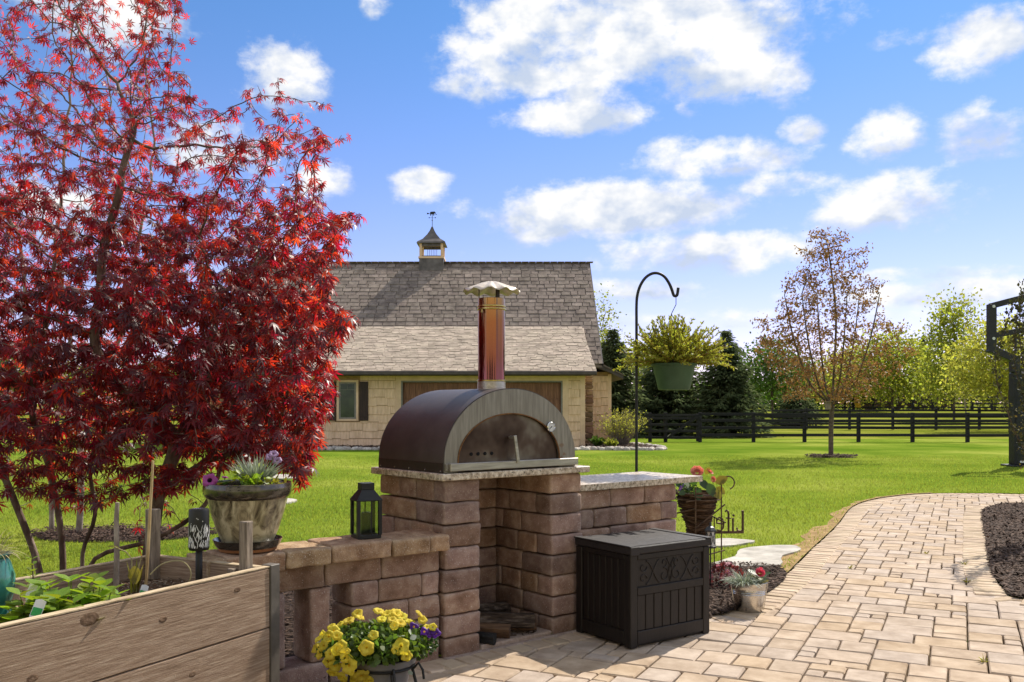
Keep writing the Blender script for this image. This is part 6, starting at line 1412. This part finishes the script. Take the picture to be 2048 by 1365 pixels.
def second_maple():
    base = Vector((at(158, 1070, 9.9).x, 9.9, 0)); A = crown_pts(120, -60, 900, 620, 9.9, 700, lambda t: .75+.5*math.sin(math.pi*min(1, t+.15)), 12, .7)
    st = [[tuple(v) for v in smooth_curve([base, at(162, 980, 9.9), at(160, 880, 9.9), at(152, 780, 9.9), at(135, 640, 9.9), at(110, 480, 9.9)], 4)],
          [tuple(v) for v in smooth_curve([at(154, 790, 9.9), at(200, 745, 9.85), at(250, 650, 9.8), at(270, 520, 9.8)], 4)],
          [tuple(v) for v in smooth_curve([Vector((base.x-.35, 10.0, 0)), at(102, 960, 10), at(92, 820, 10), at(60, 660, 10), at(40, 480, 10)], 4)]]
    e, n = leafy('grey_barked_maple', 'second red-leaved tree with pale grey trunks behind the first maple', base, A, st, .15, .2, m_bark2, m_mapler, PAL, 3, (.055, .09), .012, r0=.004, rmax=.062, spread=.10, seed=7, droop=-.6); print('maple2', n)
second_maple()
def bronze_tree():
    base = gr(1662, 916); Y = base.y
    prof = lambda t: (.70+1.5*t if t < .28 else 1.12-.88*(t-.28)/.72)
    A = crown_pts(1655, 462, 800, 285, Y, 760, prof, 3, .9)+[tuple(at(*q, Y)) for q in ((1505, 640), (1515, 690), (1545, 560), (1590, 500), (1770, 560), (1755, 640), (1812, 650), (1620, 462), (1640, 468), (1740, 485), (1505, 720), (1795, 720))]
    st = [[tuple(v) for v in smooth_curve([base, at(1662, 860, Y), at(1664, 815, Y), at(1668, 740, Y), at(1672, 640, Y), at(1665, 560, Y), at(1655, 490, Y)], 5)]]+[[tuple(v) for v in smooth_curve([at(1664, 812, Y), at(1664+d*.45, 770, Y+dy*.4), at(1664+d*.8, 680, Y+dy), at(1664+d, 590, Y+dy)], 4)] for d, dy in ((-60, -.5), (55, .4), (-30, .6), (95, -.3), (-95, .3), (30, -.7))]
    e, n = leafy('bronze_tree', 'young tree with bronze brown leaves standing on the lawn before the fence', base, A, st, .17, .22, m_bark3, m_brownleaf, SMALL, 13, (.07, .13), .0115, r0=.0055, rmax=.135, spread=.085, seed=9, droop=-.5); print('bronze', n)
    b = empty('bird_box', at(1652, 812, Y)+Vector((0, -.16, 0)), 0, 'small grey bird box on the bronze-leaved tree trunk', 'bird box'); mb = MB(); mb.box((0, 0, 0), (.14, .12, .20), bev=.005); mb.build('box', m_post, b); mb = MB(); mb.box((0, -.02, .115), (.19, .19, .025)); mb.build('lid', m_post, b)
bronze_tree()
LEAFQ = (np.array([[0, 0, 0], [-.35, .5, .08], [.35, .5, .08], [0, 1, -.05]]), np.array([[0, 2, 1], [1, 2, 3]]))
def bgtree(name, lab, px, Y, top, wpx, leafm, seed, n=170, k=9, sc=(.14, .30), prof=None, bot=790, bark=m_bark3, spread=.40):
    k *= 4; n = int(n*1.3); sc = (sc[0]*.8, sc[1]*.85)
    prof = prof or (lambda t: .55+.9*math.sin(math.pi*(.12+.80*t)) if t < .8 else .75*(1-(t-.8)/.2*.8)+.1)
    base = at(px, 830, Y); base.z = ter_z(Y)-.05; q = Y/50
    A = crown_pts(px, top, bot, wpx, Y, n, prof, seed, .8)
    st = [[tuple(v) for v in smooth_curve([base, base+Vector((0, 0, .8*q)), at(px+random.uniform(-6, 6), bot-20, Y), at(px, (top*1.2+bot)/2.2, Y)], 5)]]
    h = abs(A[0][2])
    e, m = leafy(name, lab, base, A, st, .38*q, .5*q, bark, leafm, LEAFQ, k, (sc[0]*q, sc[1]*q), .035*q, r0=.012*q, rmax=.16*q, spread=spread*q, seed=seed, group='trees beyond the fence'); return e
bgtree('spring_tree', 'upright olive green spring tree behind the far fence', 1908, 66, 600, 165, m_spring, 21, 260, 10, prof=lambda t: .85-.0*t if t < .3 else .9*(1-(t-.3)*.85))
bgtree('yellow_tree', 'bright yellow green tree beside the basketball pole', 2020, 50, 640, 190, m_yellow, 22, 220, 10)
bgtree('spring_tree', 'yellow green tree rising behind the bronze tree on its right', 1785, 78, 668, 170, m_spring, 23, 200, 10)
bgtree('spring_tree', 'yellow green tree hidden behind the middle of the bronze tree', 1690, 84, 715, 150, m_yellow, 24, 150, 9)
bgtree('green_tree', 'mid green tree to the left of the bronze tree', 1545, 62, 690, 125, m_green, 25, 190, 10)
bgtree('pale_tree', 'small pale yellow green tree in front of the upright spring tree', 1932, 56, 725, 90, m_yellow, 26, 110, 5, (.09, .18), bark=m_bark2)
bgtree('spring_tree', 'low yellow green tree seen between barn shrub and spruces', 1288, 60, 690, 110, m_spring, 27, 120, 9)
bgtree('spring_tree', 'tall loose olive tree rising at the barn roof edge', 1206, 56, 588, 100, m_spring, 28, 330, 12, (.10, .24), prof=lambda t: .95*(1-t*.75))
for i, (px, tp, wv, Yb, mm, lab) in enumerate(((-40, 700, 260, 75, m_green, 'green tree far behind the maples at the left edge'), (150, 745, 200, 82, m_spring, 'yellow green tree far behind the pale maple trunks'), (330, 735, 220, 70, m_green, 'green tree far behind the maple, left of the barn'), (470, 760, 170, 80, m_spring, 'low spring green tree at the left end of the barn'))): bgtree('far_tree', lab, px, Yb, tp, wv, mm, 40+i, 120, 9)
for i, (px, tp, wv, mm, lab) in enumerate(((1620, 770, 240, m_green, 'low green thicket on the horizon behind the bronze tree'), (1760, 760, 220, m_spring, 'low spring thicket on the horizon left of the bare bushes'), (1990, 745, 260, m_spring, 'spring green thicket on the horizon at the right'), (1440, 770, 260, m_green, 'dark green thicket on the horizon behind the spruces'))): bgtree('thicket', lab, px, 105, tp, wv, mm, 60+i, 110, 9, bot=805)
def spruce(lab, px, Y, top, wpx, seed, base_py=None):
    base = at(px, 830, Y); base.z = ter_z(Y)-.02; tz = at(px, top, Y).z; H = tz-base.z; Rr = wpx/2*Y/F; e = empty('spruce', base, 0, lab, 'tree', 'dark spruces behind the fence'); rg = np.random.default_rng(seed)
    mb = MB(); mb.tube([(0, 0, 0), (0, 0, H*.5), (0, 0, H*.98)], [H*.022, H*.014, .01], 7); mb.build('trunk', m_bark3, e)
    LP = []; LD = []; LS = []; z = H*.03
    while z < H*.985:
        t = z/H; rad = Rr*(1-t)**.85*(1+.10*math.sin(z*5)); nb = int(7+9*(1-t)); ph = rg.random()*6.28
        for b in range(nb):
            a = ph+6.283*b/nb+rg.normal()*.12; L = rad*rg.uniform(.72, 1.12); m = max(4, int(L/.11)); dz = -.16+.45*t
            for i in range(m):
                s = (i+.6)/m; p = np.array([math.cos(a)*L*s, math.sin(a)*L*s, z+dz*L*s+.10*L*s*s]); sp = .16*(1-s*.5)*(1 if L > .5 else .5)
                for q in range(6):
                    o = rg.normal(size=3)*np.array([sp, sp, .05]); LP.append(p+o); LD.append([math.cos(a)+o[0]*5, math.sin(a)+o[1]*5, -.25+rg.normal()*.2]); LS.append(rg.uniform(.16, .34)*(.6 if t > .85 else 1))
        z += .13+.14*(1-t)
    LP = np.array(LP); n = len(LP); tv = np.array([[-.17, 0, 0], [.17, 0, 0], [0, 1, -.10], [0, .35, .12]]); tf = np.array([[0, 3, 2], [3, 1, 2], [0, 1, 3]])
    V, T = scatter(tv, tf, LP, frames(np.array(LD), rg.normal(size=(n, 3))*.25+np.array([0, 0, 1.])), np.array(LS)); o = inst('crown', bigmesh('crown', V, T, m_spruce), e)
spruce('dark spruce rising behind the right end of the barn', 1226, 43, 655, 165, 1)
spruce('broad spruce behind the hanging basket and gate', 1335, 45, 684, 220, 2)
spruce('dark spruce right of the hanging basket', 1452, 43.5, 660, 185, 3)
spruce('low dark spruce behind the bronze tree trunk', 1592, 56, 782, 130, 4)
spruce('small spruce tip far behind the yellow green trees', 1846, 110, 672, 60, 5)
def twiggy(name, lab, base, H, wid, n, seed, m_st, leafm=None, lk=6, ls=(.02, .05), cat='shrub', arch=.35, r=.006, seg=6, group=None, up=1.0):
    e = empty(name, base, 0, lab, cat, group); rg = random.Random(seed); mb = MB(); LP = []; LD = []
    for k in range(n):
        a = rg.uniform(0, 6.28); sp = rg.random()**.6; L = H*rg.uniform(.6, 1.08); d = Vector((math.cos(a)*sp*wid/H, math.sin(a)*sp*wid/H, up)).normalized(); p = Vector((math.cos(a)*.12*wid*sp, math.sin(a)*.12*wid*sp, -.02)); pts = [p.copy()]
        for i in range(seg):
            d = (d+Vector((rg.gauss(0, .10), rg.gauss(0, .10), rg.gauss(0, .06)-arch*.05))).normalized(); p = p+d*L/seg; pts.append(p.copy())
            if i > seg*.35:
                for _ in range(lk): LP.append(tuple(p-d*L/seg*rg.random()+Vector((rg.gauss(0, .02), rg.gauss(0, .02), rg.gauss(0, .02)))*min(1.2, H/1.2))); LD.append((d.x+rg.gauss(0, .7), d.y+rg.gauss(0, .7), d.z+rg.gauss(0, .5)))
        mb.tube(pts, [r*(1-.7*i/seg) for i in range(seg+1)], 4)
    mb.build('stems', m_st, e, fix=False)
    if leafm and LP: q = len(LP); V, T = scatter(*LEAFQ, np.array(LP), frames(np.array(LD), randdir(q, .5)), RNG.uniform(ls[0], ls[1], q)); o = inst('leaves', bigmesh('leaves', V, T, leafm), e)
    return e
b = gr(1243, 896); twiggy('forsythia', 'twiggy shrub with yellow green buds by the barn corner', (b.x, b.y, 0), 1.42, .95, 260, 3, m_bark2, m_yellow, 4, (.03, .07), r=.010)
twiggy('low_perennial', 'bright green clump at the foot of the barn stone column', (gr(1184, 893).x, 30.6, .02), .42, .25, 60, 5, m_green, m_green, 5, (.05, .10), cat='plant')
twiggy('low_perennial', 'olive low plant between the stone column and yellow shrub', (gr(1206, 893).x, 30.4, .02), .38, .30, 50, 6, m_spring, m_spring, 4, (.04, .09), cat='plant')
for i, px in enumerate((1790, 1835, 1880, 1740)): 
    b = at(px, 820, 92); twiggy('bare_bush', ('bare reddish brown bush beyond the far fence, ' + ('left of the middle', 'in the middle', 'at the right', 'leftmost')[i]), (b.x, b.y, ter_z(92)), 3.0, 2.6, 260, 10+i, m_twig, None, r=.03, group='bare bushes beyond the far fence', up=.7)
def edge_conifer():
    Y = 9.6; c = at(2100, 1000, Y); e = twiggy('wispy_conifer', 'wispy thin evergreen with browning tips at the right edge', (c.x, c.y, .02), at(0, 470, Y).z+.05, .16, 13, 33, m_bark3, mat('cypress_spray', (.045, .06, .02), (.10, .09, .025), rough=.7, bump=0, objvar=.4, hue=.03, trans=.2), 20, (.02, .055), cat='shrub', arch=-.8, r=.008, seg=22)
    # low feathery growth around the foot
    n = 900; rg = np.random.default_rng(6); P = np.stack([rg.normal(-.10, .07, n), rg.normal(0, .12, n), rg.uniform(.75, 1.55, n)], 1); V, T = scatter(*LEAFQ, P, frames(rg.normal(size=(n, 3))+np.array([-.3, 0, .8]), randdir(n)), rg.uniform(.015, .045, n)); inst('lower_sprays', bigmesh('lower_sprays', V, T, mat('golden_spray', (.14, .13, .02), (.24, .18, .03), rough=.7, bump=0, objvar=.4, hue=.03, trans=.3)), e)
edge_conifer()

for i, (px, py, lab) in enumerate(((1699, 1137, 'small green weed in a paver joint in the middle of the path'), (1853, 1108, 'tiny weed between pavers in the right half of the path'), (1928, 1130, 'weed along the right border joint of the path'), (1969, 1325, 'small weed in a joint near the lower right corner'), (1932, 1165, 'weed where the right border begins to curve'))):
    p = gr(px, py); w = empty('weed', p, 0, lab, 'weed', 'weeds in the paving joints'); V, T = strap_leaves(16, (0, 0, 0), 1.4, .05, .004, 1.0, 1.2, 3, .02, 70+i); inst('leaves', bigmesh('leaves', V, T, m_leafyg), w)
